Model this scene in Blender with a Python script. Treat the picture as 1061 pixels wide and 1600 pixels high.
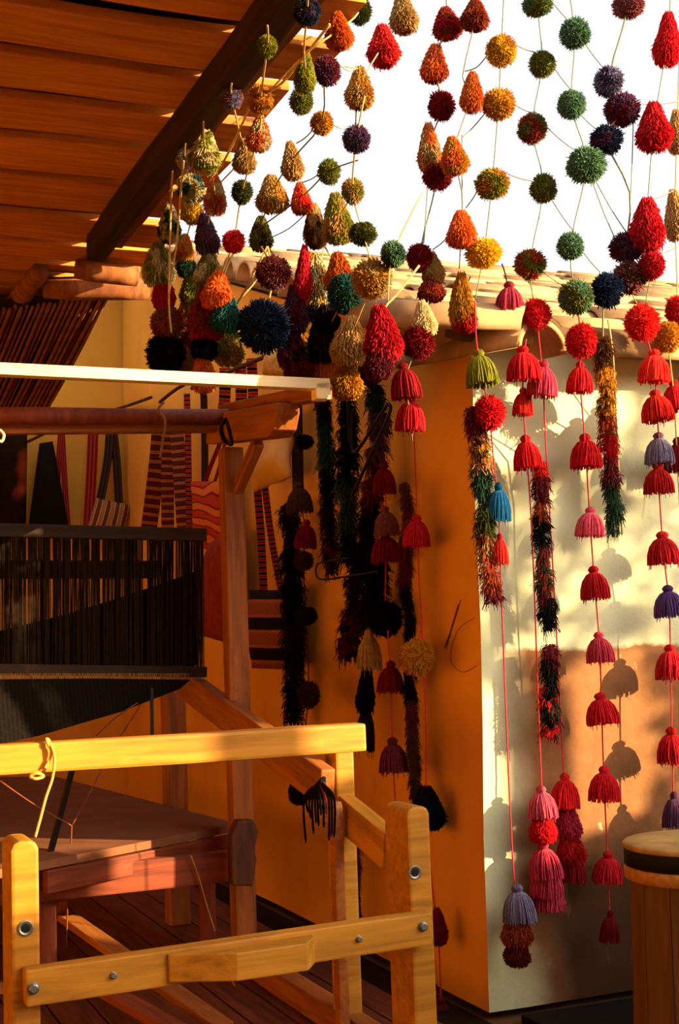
import bpy, bmesh, math, random
from math import sin, cos, radians, pi, atan, sqrt
from mathutils import Vector, Matrix, noise
random.seed(7)
for o in list(bpy.data.objects): bpy.data.objects.remove(o)
scene = bpy.context.scene
COL = scene.collection

# ---------------------------------------------------------------- camera, sky, sun, exposure
FPX = 2100.0
PITCH = atan(200/2100); ROLL = radians(2.0)
CAM = Vector((0, 0, 1.3))
F = Vector((0, cos(PITCH), sin(PITCH)))
U0 = Vector((0, -sin(PITCH), cos(PITCH))); R0 = Vector((1, 0, 0))
RT = R0*cos(ROLL) - U0*sin(ROLL)
UP = R0*sin(ROLL) + U0*cos(ROLL)
cd = bpy.data.cameras.new('camera'); cam = bpy.data.objects.new('camera', cd); COL.objects.link(cam)
cam.matrix_world = Matrix(((RT.x, UP.x, -F.x, CAM.x), (RT.y, UP.y, -F.y, CAM.y), (RT.z, UP.z, -F.z, CAM.z), (0, 0, 0, 1)))
cd.sensor_fit = 'VERTICAL'; cd.sensor_height = 36; cd.lens = FPX/1600*36
cd.clip_start = 0.05; cd.clip_end = 200
scene.camera = cam

world = bpy.data.worlds.new('evening_sky'); scene.world = world; world.use_nodes = True
wn = world.node_tree; bg = wn.nodes['Background']
SUN_EL, SUN_AZ = radians(15.0), radians(110.0)           # azimuth clockwise from the view direction
SUN = Vector((sin(SUN_AZ)*cos(SUN_EL), cos(SUN_AZ)*cos(SUN_EL), sin(SUN_EL)))
sky = wn.nodes.new('ShaderNodeTexSky'); sky.sky_type = 'NISHITA'; sky.sun_disc = False
sky.sun_elevation = SUN_EL; sky.sun_rotation = SUN_AZ; sky.air_density = 1.0; sky.dust_density = 7.0; sky.ozone_density = 1.0
bg.inputs[1].default_value = 0.28; wn.links.new(sky.outputs[0], bg.inputs[0])
haze = wn.nodes.new('ShaderNodeBackground'); haze.inputs[0].default_value = (1.0, 0.92, 0.78, 1); haze.inputs[1].default_value = 0.84   # even evening haze
addw = wn.nodes.new('ShaderNodeAddShader'); wn.links.new(bg.outputs[0], addw.inputs[0]); wn.links.new(haze.outputs[0], addw.inputs[1])
wn.links.new(addw.outputs[0], wn.nodes['World Output'].inputs[0])

sd = bpy.data.lights.new('sun', 'SUN'); so = bpy.data.objects.new('sun', sd); COL.objects.link(so)
sd.energy = 18.0; sd.color = (1.0, 0.72, 0.36); sd.angle = radians(0.5)
so.rotation_euler = (-SUN).to_track_quat('-Z', 'Y').to_euler(); so.location = (6, -3, 5)

vs = scene.view_settings
vs.view_transform = 'Standard'; vs.look = 'None'; vs.gamma = 1.0; vs.use_curve_mapping = False
vs.exposure = 0.0

# ---------------------------------------------------------------- place frame of the building
TH = radians(22.5)
U = Vector((cos(TH), sin(TH), 0)); V = Vector((-sin(TH), cos(TH), 0)); Z = Vector((0, 0, 1))
def ray(x, y): return F + RT*((x-530.5)/FPX) - UP*((y-800)/FPX)
def onp(x, y, P, n):
    d = ray(x, y); return CAM + d*((Vector(P)-CAM).dot(n)/d.dot(n))
def onz(x, y, z): return onp(x, y, (0, 0, z), Z)
def dep(x, y, d): return CAM + ray(x, y)*d
K = onz(765, 1582, 0)                                     # foot of the outer corner of the adobe building
def W(a, b, z=0): return K + U*a + V*b + Z*z               # a along the sunlit wall, b along the gable wall
def onb(x, y, b): return onp(x, y, W(0, b), V)
def ona(x, y, a): return onp(x, y, W(a, 0), U)
def depth_of(P): return (P-CAM).dot(F)
TF = onz(400, 1525, 0)                                     # foot of the tall loom post
def L(a, s, z): return TF + U*a - V*s + Z*z                # loom frame: s towards the camera
def onS(x, y, a=0.0): return onp(x, y, TF+U*a, U)          # on the loom's right side plane
def ons(x, y, s): return onp(x, y, TF-V*s, V)

# ---------------------------------------------------------------- materials
def lin(h):
    h = h.lstrip('#'); c = [int(h[i:i+2], 16)/255 for i in (0, 2, 4)]
    return tuple(((v/12.92) if v <= .04045 else ((v+.055)/1.055)**2.4) for v in c) + (1,)
class NT:
    def __init__(s, name):
        s.m = bpy.data.materials.new(name); s.m.use_nodes = True; s.t = s.m.node_tree; s.n = s.t.nodes
        s.p = s.n['Principled BSDF']; s.out = s.n['Material Output']
    def node(s, ty, **kw):
        n = s.n.new(ty)
        for k, v in kw.items(): setattr(n, k, v)
        return n
    def link(s, a, b): s.t.links.new(a, b)
    def mix(s, a, b, fac, mode='MIX'):
        n = s.node('ShaderNodeMix', data_type='RGBA', blend_type=mode)
        for sock, val in ((n.inputs[0], fac), (n.inputs[6], a), (n.inputs[7], b)):
            if hasattr(val, 'node'): s.link(val, sock)
            else: sock.default_value = val
        return n.outputs[2]
    def coord(s, kind='Object', scale=(1, 1, 1), rot=(0, 0, 0)):
        c = s.node('ShaderNodeTexCoord'); m = s.node('ShaderNodeMapping'); m.inputs['Scale'].default_value = scale
        m.inputs['Rotation'].default_value = rot
        s.link(c.outputs[kind], m.inputs[0]); return m.outputs[0]
    def noise(s, vec, scale, detail=4, rough=.6, dist=0):
        n = s.node('ShaderNodeTexNoise'); n.inputs['Scale'].default_value = scale; n.inputs['Detail'].default_value = detail
        n.inputs['Roughness'].default_value = rough; n.inputs['Distortion'].default_value = dist
        s.link(vec, n.inputs['Vector']); return n.outputs['Fac']
    def ramp(s, fac, stops):
        r = s.node('ShaderNodeValToRGB'); e = r.color_ramp.elements
        while len(e) < len(stops): e.new(.5)
        for i, (p, c) in enumerate(stops):
            e[i].position = p; e[i].color = c if len(c) == 4 else c+(1,)
        s.link(fac, r.inputs[0]); return r.outputs[0]
    def bump(s, h, strength=.3, dist=.01):
        b = s.node('ShaderNodeBump'); b.inputs['Strength'].default_value = strength; b.inputs['Distance'].default_value = dist
        s.link(h, b.inputs['Height']); s.link(b.outputs[0], s.p.inputs['Normal'])
    def color(s, c):
        if hasattr(c, 'node'): s.link(c, s.p.inputs['Base Color'])
        else: s.p.inputs['Base Color'].default_value = c
    def set(s, rough=.8, **kw):
        s.p.inputs['Roughness'].default_value = rough
        for k, v in kw.items(): s.p.inputs[k].default_value = v
        return s
def scalec(c, k): return (min(1, c[0]*k), min(1, c[1]*k), min(1, c[2]*k), 1)
MATS = {}
def wood(name, base, dark, axis='X', knots=.5, rough=.6, scale=1.0):
    if name in MATS: return MATS[name]
    t = NT(name); sc = {'X': (1.2, 14, 14), 'Y': (14, 1.2, 14), 'Z': (14, 14, 1.2)}[axis]
    v = t.coord('Object', tuple(k*scale for k in sc))
    oi = t.node('ShaderNodeObjectInfo'); add = t.node('ShaderNodeVectorMath', operation='ADD')
    sc2 = t.node('ShaderNodeVectorMath', operation='SCALE'); sc2.inputs['Scale'].default_value = 37.0
    cmb = t.node('ShaderNodeCombineXYZ')
    for i in range(3): t.link(oi.outputs['Random'], cmb.inputs[i])
    t.link(cmb.outputs[0], sc2.inputs[0]); t.link(v, add.inputs[0]); t.link(sc2.outputs[0], add.inputs[1]); v = add.outputs[0]
    n1 = t.noise(v, 2.0, 5, .65, .6); n2 = t.noise(v, .45, 3, .5, .3)
    c = t.ramp(n1, [(.28, lin(dark)), (.62, lin(base))])
    c = t.mix(c, lin(dark), t.ramp(n2, [(.52, (0, 0, 0)), (.75, (knots, knots, knots))]))
    br = t.ramp(oi.outputs['Random'], [(0, (.82, .82, .82)), (1, (1.0, 1.0, 1.0))])
    c = t.mix(c, br, 1.0, 'MULTIPLY')
    t.color(c); t.bump(n1, .25, .005); t.set(rough); t.p.inputs['Specular IOR Level'].default_value = .25; MATS[name] = t.m; return t.m
def yarn(a, b=None, split=.5):
    key = 'yarn_'+a+('_'+b if b else '')
    if key in MATS: return MATS[key]
    t = NT(key); v = t.coord('Object')
    n = t.noise(v, 9, 3, .7); n2 = t.noise(v, 2.2, 2, .5)
    ca = lin(HEX[a]); c = t.ramp(n, [(.3, scalec(ca, .62)), (.62, scalec(ca, 1.18))])
    if b:
        cb = lin(HEX[b]); c2 = t.ramp(n, [(.3, scalec(cb, .62)), (.62, scalec(cb, 1.18))])
        c = t.mix(c, c2, t.ramp(n2, [(split-.04, (0, 0, 0)), (split+.04, (1, 1, 1))]))
    hs = t.node('ShaderNodeHueSaturation'); oi = t.node('ShaderNodeObjectInfo')
    mr = t.node('ShaderNodeMapRange'); mr.inputs[3].default_value = .82; mr.inputs[4].default_value = 1.15
    t.link(oi.outputs['Random'], mr.inputs[0]); t.link(mr.outputs[0], hs.inputs['Value']); t.link(c, hs.inputs['Color'])
    c = hs.outputs[0]
    t.color(c); t.set(.95); t.p.inputs['Specular IOR Level'].default_value = .1
    tr = t.node('ShaderNodeBsdfTranslucent'); t.link(c, tr.inputs[0])
    ms = t.node('ShaderNodeMixShader'); ms.inputs[0].default_value = .38
    t.link(t.p.outputs[0], ms.inputs[1]); t.link(tr.outputs[0], ms.inputs[2]); t.link(ms.outputs[0], t.out.inputs[0])
    MATS[key] = t.m; return t.m
HEX = dict(red='#d8242c', crimson='#c82430', rose='#c8405a', pink='#e0607a', scarlet='#e8352c', darkred='#8c1a20', maroon='#742832',
           plum='#6a4264', purple='#6a4a90', lilac='#8c84a8', violet='#574a6a', navy='#22304e', black='#15161a', teal='#2e6264',
           green='#6a8f6c', olive='#767a30', darkolive='#4a5020', darkgreen='#33503c', limeolive='#8c8c28', yellow='#e0b428', ochre='#c48a2c',
           gold='#d89a30', orange='#e0702c', rust='#a8482a', tan='#c49c5c', cream='#d8c89a', brown='#5e3a22', darkbrown='#2e1e16',
           dustypink='#9a5a5e', salmon='#c8705a', blue='#2a7ab0', peach='#e8b080', straw='#c8a468')
NAMES = dict(darkred='dark red', darkolive='dark olive', darkgreen='dark green', limeolive='olive yellow', darkbrown='dark brown', dustypink='dusty pink')

def plain(name, hexc, rough=.7, metal=0, var=.25, nscale=20, bump=.2):
    if name in MATS: return MATS[name]
    t = NT(name); v = t.coord('Object'); n = t.noise(v, nscale, 4, .6); c = lin(hexc)
    t.color(t.ramp(n, [(.3, scalec(c, 1-var)), (.7, scalec(c, 1+var*.5))])); t.bump(n, bump, .004)
    t.set(rough, Metallic=metal); t.p.inputs['Specular IOR Level'].default_value = .5 if metal else .12; MATS[name] = t.m; return t.m

def plaster(name, base, stain, dado=None):
    t = NT(name); v = t.coord('Object')
    n1 = t.noise(v, 1.3, 6, .6); n2 = t.noise(v, 14, 5, .7); n3 = t.noise(v, 55, 3, .6)
    c = t.ramp(n1, [(.3, lin(stain)), (.55, lin(base))])
    c = t.mix(c, scalec(lin(base), .8), t.ramp(n2, [(.6, (0, 0, 0)), (.8, (.5, .5, .5))]))
    if dado:
        g = t.node('ShaderNodeNewGeometry'); s = t.node('ShaderNodeSeparateXYZ'); t.link(g.outputs['Position'], s.inputs[0])
        dx = t.node('ShaderNodeVectorMath', operation='DOT_PRODUCT'); dx.inputs[1].default_value = U; t.link(g.outputs['Position'], dx.inputs[0])
        k = K.dot(U)
        # worn brown paint on the lower wall: its upper edge and its left edge are ragged
        def mth(op, a, b):
            n = t.node('ShaderNodeMath', operation=op)
            for i, q in enumerate((a, b)):
                if hasattr(q, 'node'): t.link(q, n.inputs[i])
                else: n.inputs[i].default_value = q
            return n.outputs[0]
        wob = mth('MULTIPLY', mth('SUBTRACT', t.noise(v, 4, 6, .7), .5), .5)
        wob2 = mth('MULTIPLY', mth('SUBTRACT', t.noise(v, 2.2, 5, .6), .5), .5)
        top = t.ramp(mth('ADD', mth('MULTIPLY', mth('SUBTRACT', 1.25, s.outputs[2]), 26), mth('MULTIPLY', wob, 5)), [(.0, (0, 0, 0)), (.5, (1, 1, 1))])
        left = t.ramp(mth('ADD', mth('MULTIPLY', mth('SUBTRACT', dx.outputs['Value'], k+.06), 5), mth('MULTIPLY', wob2, 3)), [(.0, (0, 0, 0)), (.9, (1, 1, 1))])
        fac = t.mix(top, left, 1.0, 'MULTIPLY')
        chips = t.ramp(t.noise(t.coord('Object', (1, 1, .45)), 16, 5, .7), [(.66, (1, 1, 1)), (.72, (.3, .3, .3))])
        fac = t.mix(fac, chips, 1.0, 'MULTIPLY')
        c = t.mix(c, t.ramp(n2, [(.3, scalec(lin(dado), .7)), (.7, lin(dado))]), fac)
    if dado:   # shade at the wall foot put into the colour, ragged outline
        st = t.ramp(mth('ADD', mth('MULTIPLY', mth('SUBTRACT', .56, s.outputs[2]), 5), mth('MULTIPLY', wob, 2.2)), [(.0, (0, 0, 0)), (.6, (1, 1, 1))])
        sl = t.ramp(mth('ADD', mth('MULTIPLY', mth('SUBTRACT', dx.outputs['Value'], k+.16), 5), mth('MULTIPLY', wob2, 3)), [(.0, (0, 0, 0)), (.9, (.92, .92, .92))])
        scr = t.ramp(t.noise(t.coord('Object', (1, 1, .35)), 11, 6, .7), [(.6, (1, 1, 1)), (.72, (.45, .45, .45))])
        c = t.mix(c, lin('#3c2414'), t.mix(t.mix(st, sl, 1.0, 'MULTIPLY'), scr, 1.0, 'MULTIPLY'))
    t.color(c); t.bump(t.mix(n2, n3, .4), .25, .012); t.set(.92); t.p.inputs['Specular IOR Level'].default_value = .15
    return t.m

# ---------------------------------------------------------------- mesh helpers
def mesh_obj(name, verts, faces, mat, parent=None, smooth=False, loc=None, mats=None):
    me = bpy.data.meshes.new(name); me.from_pydata([tuple(v) for v in verts], [], faces)
    for m in (mats or [mat]): me.materials.append(m)
    if smooth:
        for p in me.polygons: p.use_smooth = True
    me.update()
    o = bpy.data.objects.new(name, me); COL.objects.link(o)
    if parent: o.parent = parent
    if loc is not None: o.location = loc
    return o
def tag(o, label=None, cat=None, group=None, kind=None):
    for k, v in (('label', label), ('category', cat), ('group', group), ('kind', kind)):
        if v: o[k] = v
    return o
def empty(name, loc, label, cat, group=None):
    o = bpy.data.objects.new(name, None); COL.objects.link(o); o.location = loc; o.empty_display_size = .05
    return tag(o, label, cat, group)
def bm_obj(name, bm, mat, parent=None, matrix=None, smooth=False, mats=None):
    bmesh.ops.recalc_face_normals(bm, faces=bm.faces)
    me = bpy.data.meshes.new(name); bm.to_mesh(me); bm.free()
    for m in (mats or [mat]): me.materials.append(m)
    if smooth:
        for p in me.polygons: p.use_smooth = True
    o = bpy.data.objects.new(name, me); COL.objects.link(o)
    put(o, matrix, parent); return o
def put(o, matrix, parent):
    if parent: o.parent = parent
    if matrix is not None: o.matrix_basis = (wmat(parent).inverted() @ matrix) if parent else matrix
def wmat(o):
    return (wmat(o.parent) @ o.matrix_basis) if o.parent else o.matrix_basis.copy()
def frame(P, x, y, z):
    return Matrix(((x.x, y.x, z.x, P.x), (x.y, y.y, z.y, P.y), (x.z, y.z, z.z, P.z), (0, 0, 0, 1)))
def box_bm(lx, ly, lz, bevel=.004, seg=2, cuts=0, warp=0, seed=0):
    bm = bmesh.new(); bmesh.ops.create_cube(bm, size=1)
    bmesh.ops.scale(bm, vec=(lx, ly, lz), verts=bm.verts)
    if bevel: bmesh.ops.bevel(bm, geom=list(bm.edges), offset=min(bevel, .4*min(lx, ly, lz)), segments=seg, affect='EDGES', profile=.6)
    if cuts:
        es = [e for e in bm.edges if abs((e.verts[0].co-e.verts[1].co).x) > lx*.5]
        bmesh.ops.subdivide_edges(bm, edges=es, cuts=cuts, use_grid_fill=True)
    if warp:
        for v in bm.verts:
            n = noise.noise_vector(Vector((v.co.x*1.6+seed*13.1, v.co.y*2.5+seed, v.co.z*2.5)))
            v.co.y += n.y*warp; v.co.z += n.z*warp
    return bm
def beam(name, P1, P2, wid, hei, mat, parent=None, up=Z, bevel=.006, cuts=0, warp=0, seed=0):
    """rectangular timber from P1 to P2; local X along its length"""
    x = (P2-P1); ln = x.length; x.normalize(); y = up.cross(x).normalized(); z = x.cross(y)
    bm = box_bm(ln, wid, hei, bevel, 2, cuts, warp, seed)
    return bm_obj(name, bm, mat, parent, frame((P1+P2)/2, x, y, z))
def prism(name, pts, P, x, y, z, thick, mat, parent=None, bevel=.004):
    """outline pts (2D in x,z) extruded +-thick/2 along y"""
    bm = bmesh.new()
    a = [bm.verts.new((p[0], -thick/2, p[1])) for p in pts]; b = [bm.verts.new((p[0], thick/2, p[1])) for p in pts]
    n = len(pts); bm.faces.new(a); bm.faces.new(b[::-1])
    for i in range(n): bm.faces.new((a[i], b[i], b[(i+1) % n], a[(i+1) % n]))
    if bevel: bmesh.ops.bevel(bm, geom=list(bm.edges), offset=bevel, segments=2, affect='EDGES', profile=.6)
    return bm_obj(name, bm, mat, parent, frame(P, x, y, z))
def tube_data(pts, rad, n=6, verts=None, faces=None, caps=True):
    verts = [] if verts is None else verts; faces = [] if faces is None else faces
    pts = [Vector(p) for p in pts]; m = len(pts); base = len(verts)
    rads = rad if isinstance(rad, (list, tuple)) else [rad]*m
    prev = None
    for i, p in enumerate(pts):
        t = (pts[min(i+1, m-1)]-pts[max(i-1, 0)])
        if t.length < 1e-9: t = Vector((0, 0, 1))
        t.normalize()
        if prev is None:
            a = t.cross(Vector((.3, .8, .5)));
            if a.length < 1e-3: a = t.cross(Vector((1, 0, 0)))
        else: a = prev - t*prev.dot(t)
        a.normalize(); prev = a; b = t.cross(a)
        for k in range(n):
            q = 2*pi*k/n; verts.append(p + (a*cos(q)+b*sin(q))*rads[i])
    for i in range(m-1):
        for k in range(n):
            k2 = (k+1) % n
            faces.append((base+i*n+k, base+i*n+k2, base+(i+1)*n+k2, base+(i+1)*n+k))
    if caps:
        faces.append(tuple(base+k for k in range(n))[::-1]); faces.append(tuple(base+(m-1)*n+k for k in range(n)))
    return verts, faces
def smooth_path(pts, sub=6):
    pts = [Vector(p) for p in pts]; out = []
    for i in range(len(pts)-1):
        p0 = pts[max(i-1, 0)]; p1 = pts[i]; p2 = pts[i+1]; p3 = pts[min(i+2, len(pts)-1)]
        for k in range(sub):
            t = k/sub
            out.append(.5*((2*p1)+(p2-p0)*t+(2*p0-5*p1+4*p2-p3)*t*t+(3*p1-p0-3*p2+p3)*t**3))
    out.append(pts[-1]); return out
def tube(name, pts, rad, mat, parent=None, n=6, sub=6, smooth=True):
    if sub: pts = smooth_path(pts, sub)
    o0 = pts[-1].copy()
    v, f = tube_data([p-o0 for p in pts], rad, n)
    o = mesh_obj(name, v, f, mat, None, smooth); put(o, Matrix.Translation(o0), parent); return o
def rot_cyl(name, prof, P, axis, mat, parent=None, n=20, smooth=True):
    """lathe: prof [(r,h)] round axis"""
    z = axis.normalized(); x = z.cross(Vector((.1, .9, .3))).normalized(); y = z.cross(x)
    v = []; f = []
    for r, h in prof:
        for k in range(n):
            q = 2*pi*k/n; v.append(Vector((cos(q)*r, sin(q)*r, h)))
    m = len(prof)
    for i in range(m-1):
        for k in range(n): f.append((i*n+k, i*n+(k+1) % n, (i+1)*n+(k+1) % n, (i+1)*n+k))
    f.append(tuple(range(n))[::-1]); f.append(tuple((m-1)*n+k for k in range(n)))
    o = mesh_obj(name, v, f, mat, None, smooth)
    put(o, frame(P, x, y, z), parent); return o
def sheet(name, corners, thick, mat, parent=None, nx=12, ny=14, bulge=0.0, wrinkle=.0, seed=0, fray=0):
    """cloth panel from four world corners tl,tr,br,bl with a front, a back and edges; UV across and down"""
    tl, tr, br, bl = [Vector(c) for c in corners]; nrm = (tr-tl).cross(bl-tl).normalized()
    if nrm.dot(CAM-tl) < 0: nrm = -nrm
    o0 = (bl+br)/2
    v = []; uv = []
    for side in (1, -1):
        for j in range(ny+1):
            for i in range(nx+1):
                s, t = i/nx, j/ny
                p = (tl*(1-s)+tr*s)*(1-t)+(bl*(1-s)+br*s)*t
                e = (1-(2*s-1)**4)*(1-(2*t-1)**4)
                w = noise.noise(Vector((s*4+seed*7.7, t*2.2, seed)))*wrinkle
                fr = Z*noise.noise(Vector((s*30, seed, 5)))*fray*(j == ny)
                v.append(p + nrm*(side*(thick/2+bulge*e)+w) + fr - o0); uv.append((s, 1-t))
    f = []; N = (nx+1)*(ny+1); q = lambda i, j, k: k*N+j*(nx+1)+i
    for j in range(ny):
        for i in range(nx):
            f.append((q(i, j, 0), q(i, j+1, 0), q(i+1, j+1, 0), q(i+1, j, 0)))
            f.append((q(i, j, 1), q(i+1, j, 1), q(i+1, j+1, 1), q(i, j+1, 1)))
    for i in range(nx):
        f.append((q(i, 0, 0), q(i+1, 0, 0), q(i+1, 0, 1), q(i, 0, 1))); f.append((q(i, ny, 0), q(i, ny, 1), q(i+1, ny, 1), q(i+1, ny, 0)))
    for j in range(ny):
        f.append((q(0, j, 0), q(0, j, 1), q(0, j+1, 1), q(0, j+1, 0))); f.append((q(nx, j, 0), q(nx, j+1, 0), q(nx, j+1, 1), q(nx, j, 1)))
    o = mesh_obj(name, v, f, mat, None, True); put(o, Matrix.Translation(o0), parent)
    lay = o.data.uv_layers.new(name='UVMap')
    for lp in o.data.loops: lay.data[lp.index].uv = uv[lp.vertex_index]
    return o
def ribbon(name, pts, wid, mat, parent=None, thick=.004, nrm=None, sub=5):
    """flat strap following pts"""
    pts = smooth_path(pts, sub) if sub else [Vector(p) for p in pts]
    o0 = pts[-1].copy()
    v = []; uv = []; ln = 0
    for i, p in enumerate(pts):
        t = (pts[min(i+1, len(pts)-1)]-pts[max(i-1, 0)]).normalized(); n = nrm or (CAM-p).normalized()
        sd_ = t.cross(n).normalized(); n2 = sd_.cross(t)
        if i: ln += (p-pts[i-1]).length
        for a, b in ((-1, 1), (1, 1), (1, -1), (-1, -1)):
            v.append(p+sd_*a*wid/2+n2*b*thick/2-o0); uv.append(((a+1)/2, ln/wid))
    f = []
    for i in range(len(pts)-1):
        for k in range(4): f.append((i*4+k, i*4+(k+1) % 4, i*4+4+(k+1) % 4, i*4+4+k))
    f.append((3, 2, 1, 0)); m = 4*(len(pts)-1); f.append((m, m+1, m+2, m+3))
    o = mesh_obj(name, v, f, mat, None, False); put(o, Matrix.Translation(o0), parent)
    lay = o.data.uv_layers.new(name='UVMap')
    for lp in o.data.loops: lay.data[lp.index].uv = uv[lp.vertex_index]
    return o
def woven(name, c1, c2, c3=None, freq=14, rough=.9, axis='Y', zig=0):
    if name in MATS: return MATS[name]
    t = NT(name); v = t.coord('UV')
    w = t.node('ShaderNodeTexWave', wave_type='BANDS', bands_direction=axis, wave_profile='SIN'); w.inputs['Scale'].default_value = freq*.314
    w.inputs['Distortion'].default_value = zig; w.inputs['Detail'].default_value = 1
    t.link(v, w.inputs[0])
    stops = [(.0, lin(c1)), (.45, lin(c1)), (.55, lin(c2)), (1, lin(c2))]
    if c3: stops = [(0, lin(c1)), (.3, lin(c1)), (.36, lin(c3)), (.6, lin(c3)), (.68, lin(c2)), (1, lin(c2))]
    c = t.ramp(w.outputs['Fac'], stops); n = t.noise(t.coord('Object'), 90, 2, .6)
    c = t.mix(c, (.02, .01, .01, 1), t.ramp(n, [(.5, (0, 0, 0)), (.8, (.5, .5, .5))])); t.color(c); t.bump(n, .3, .003); t.set(rough); t.p.inputs['Specular IOR Level'].default_value = .08
    MATS[name] = t.m; return t.m

# ================================================================= THE SETTING
LEAN = .05                                                   # the corner leans in a little
ZW = 2.35; SLOPE = .35
M_OCHRE = plaster('ochre_plaster', '#e0a03c', '#cc8a30')
M_CREAM = plaster('cream_plaster_worn_brown_shaded_foot', '#ced2b0', '#b9c19e', dado='#946642')
M_EARTH = plain('packed_earth', '#6a4c30', .95, 0, .3, 3, .4)

def wall_block(name, a0, a1, b0, b1, ztop, mat, mat_end=None, nz=16):
    """adobe wall block; ztop(b); slightly uneven faces; the face at a0 may carry another paint"""
    bm = bmesh.new()
    def pt(a, b, t, nx):
        z = ztop(b)*t; p = W(a + LEAN*t*(1 if a < 1 else 0), b, z)
        d = noise.noise_vector(Vector((p.x*1.7, p.y*1.7, p.z*1.7)))*.010 + noise.noise_vector(p*9)*.003
        return p + Vector((d.x, d.y, 0))
    cache = {}
    def vert(i, j, t):
        key = (i, j, t)
        if key not in cache: cache[key] = bm.verts.new(pt(a0+(a1-a0)*i, b0+(b1-b0)*j, t, 0))
        return cache[key]
    na = max(2, int((a1-a0)/.15)); nb = max(2, int((b1-b0)/.15))
    ring = [(i/na, 0) for i in range(na)] + [(1, j/nb) for j in range(nb)] + [(1-i/na, 1) for i in range(na)] + [(0, 1-j/nb) for j in range(nb)]
    n = len(ring)
    for k in range(nz):
        for q in range(n):
            (i, j), (i2, j2) = ring[q], ring[(q+1) % n]
            fc = bm.faces.new((vert(i, j, k/nz), vert(i2, j2, k/nz), vert(i2, j2, (k+1)/nz), vert(i, j, (k+1)/nz)))
            if mat_end and i == 0 and i2 == 0: fc.material_index = 1
    bm.faces.new([vert(i, j, 1) for i, j in ring]); bm.faces.new([vert(i, j, 0) for i, j in ring][::-1])
    return tag(bm_obj(name, bm, mat, mats=[mat, mat_end] if mat_end else [mat]), kind='structure')
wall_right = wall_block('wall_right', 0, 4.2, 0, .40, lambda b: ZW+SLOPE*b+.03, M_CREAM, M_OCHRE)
wall_left = wall_block('wall_left', 0.012, .40, .40, 5.4, lambda b: ZW+SLOPE*b-.02, M_OCHRE)
def block(name, pts, z0, z1, mat, kind='structure'):
    v = [W(a, b, z0) for a, b in pts]+[W(a, b, z1) for a, b in pts]; n = len(pts)
    f = [tuple(range(n))[::-1], tuple(range(n, 2*n))]+[(i, (i+1) % n, n+(i+1) % n, n+i) for i in range(n)]
    o = mesh_obj(name, v, f, mat); return tag(o, kind=kind)
wall_back = block('wall_back', [(-5.4, 5.42), (.4, 5.42), (.4, 5.7), (-5.4, 5.7)], 0, 4.2, M_OCHRE)
wall_side = block('wall_porch_side', [(-5.4, -6), (-5.1, -6), (-5.1, 5.42), (-5.4, 5.42)], 0, 3.2, M_OCHRE)
# added house wall behind the camera, unseen, keeps sky light off the porch
shade_wall_behind = tag(mesh_obj('shade_wall_behind', [Vector((x, y, z)) for z in (-.1, 3.6) for x, y in ((-6, -3.2), (3.2, -3.2), (3.2, -2.9), (-6, -2.9))], [(3, 2, 1, 0), (4, 5, 6, 7), (0, 1, 5, 4), (1, 2, 6, 5), (2, 3, 7, 6), (3, 0, 4, 7)], M_OCHRE), kind='structure')
# added wall out of view on the right, shaped to cut the sun into patches
yv = []; yf = []
for (y0, y1, z0, z1) in ((-5, 2.15, -.1, 2.85), (1.43, 1.59, 2.85, 3.3), (2.15, 6.0, -.1, 2.32), (2.49, 2.63, 2.32, 2.92)):
    n0 = len(yv)
    for X in (7.0, 7.18):
        for y, z in ((y0, z0), (y1, z0), (y1, z1), (y0, z1)): yv.append(Vector((X, y, z)))
    yf += [tuple(n0+k for k in q) for q in ((3, 2, 1, 0), (4, 5, 6, 7), (0, 1, 5, 4), (1, 2, 6, 5), (2, 3, 7, 6), (3, 0, 4, 7))]
tag(mesh_obj('sun_mask_wall', yv, yf, M_OCHRE), kind='structure')
NLEAF = 3500
# added tree out of view, leaves placed to dapple the sun on the wall
tree = empty('sun_filter_tree', Vector((7.7, 3.6, -.03)), 'leafy tree added out of view to filter the sun', 'tree')
M_LEAF = plain('sun_filter_leaf', '#55662a', .7, 0, .4, 3, .1)
M_BARK = plain('sun_filter_bark', '#4a3624', .9, 0, .4, 8, .5)
tube('sun_filter_trunk', [Vector((7.7, 3.6, -.03)), Vector((7.75, 3.5, 1.2)), Vector((7.65, 3.45, 2.4)), Vector((7.6, 3.3, 3.6)), Vector((7.6, 3.2, 4.2))], .09, M_BARK, tree, 8, 4)
for q in ((2.45, 3.3), (2.7, 3.6), (3.1, 3.0), (3.9, 3.3), (3.3, 3.9)):
    tube('sun_filter_branch', [Vector((7.65, 3.45, 2.5)), Vector((7.62, (3.45+q[0])/2, (2.9+q[1])/2)), Vector((7.6, q[0], q[1]))], .02, M_BARK, tree, 6, 4)
lv = []; lf = []; tr_ = random.Random(5); k = 0
while k < NLEAF:
    y, z = tr_.uniform(2.34, 4.2), tr_.uniform(2.3, 4.2)
    sx = tr_.uniform(-.35, .35); tt = sx/SUN.x
    inside = (y < 2.93 and 2.93 < z < 3.74) or (2.93 <= y and z < 4.14)
    if not inside or (y > 3.3 and tr_.random() < .6): continue
    c = Vector((7.6, y, z)) + SUN*((.6+sx)/SUN.x) - Vector((.6, 0, 0)); d = Vector((tr_.gauss(0, 1), tr_.gauss(0, 1), tr_.gauss(0, 1))).normalized(); e = d.cross(Vector((.2, .5, .8))).normalized(); n0 = len(lv); g = d.cross(e)*.004
    lv += [c-d*.045, c+e*.024+g, c+d*.05, c-e*.024+g, c+g*2]; lf += [(n0, n0+1, n0+4), (n0+1, n0+2, n0+4), (n0+2, n0+3, n0+4), (n0+3, n0, n0+4)]; k += 1
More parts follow.
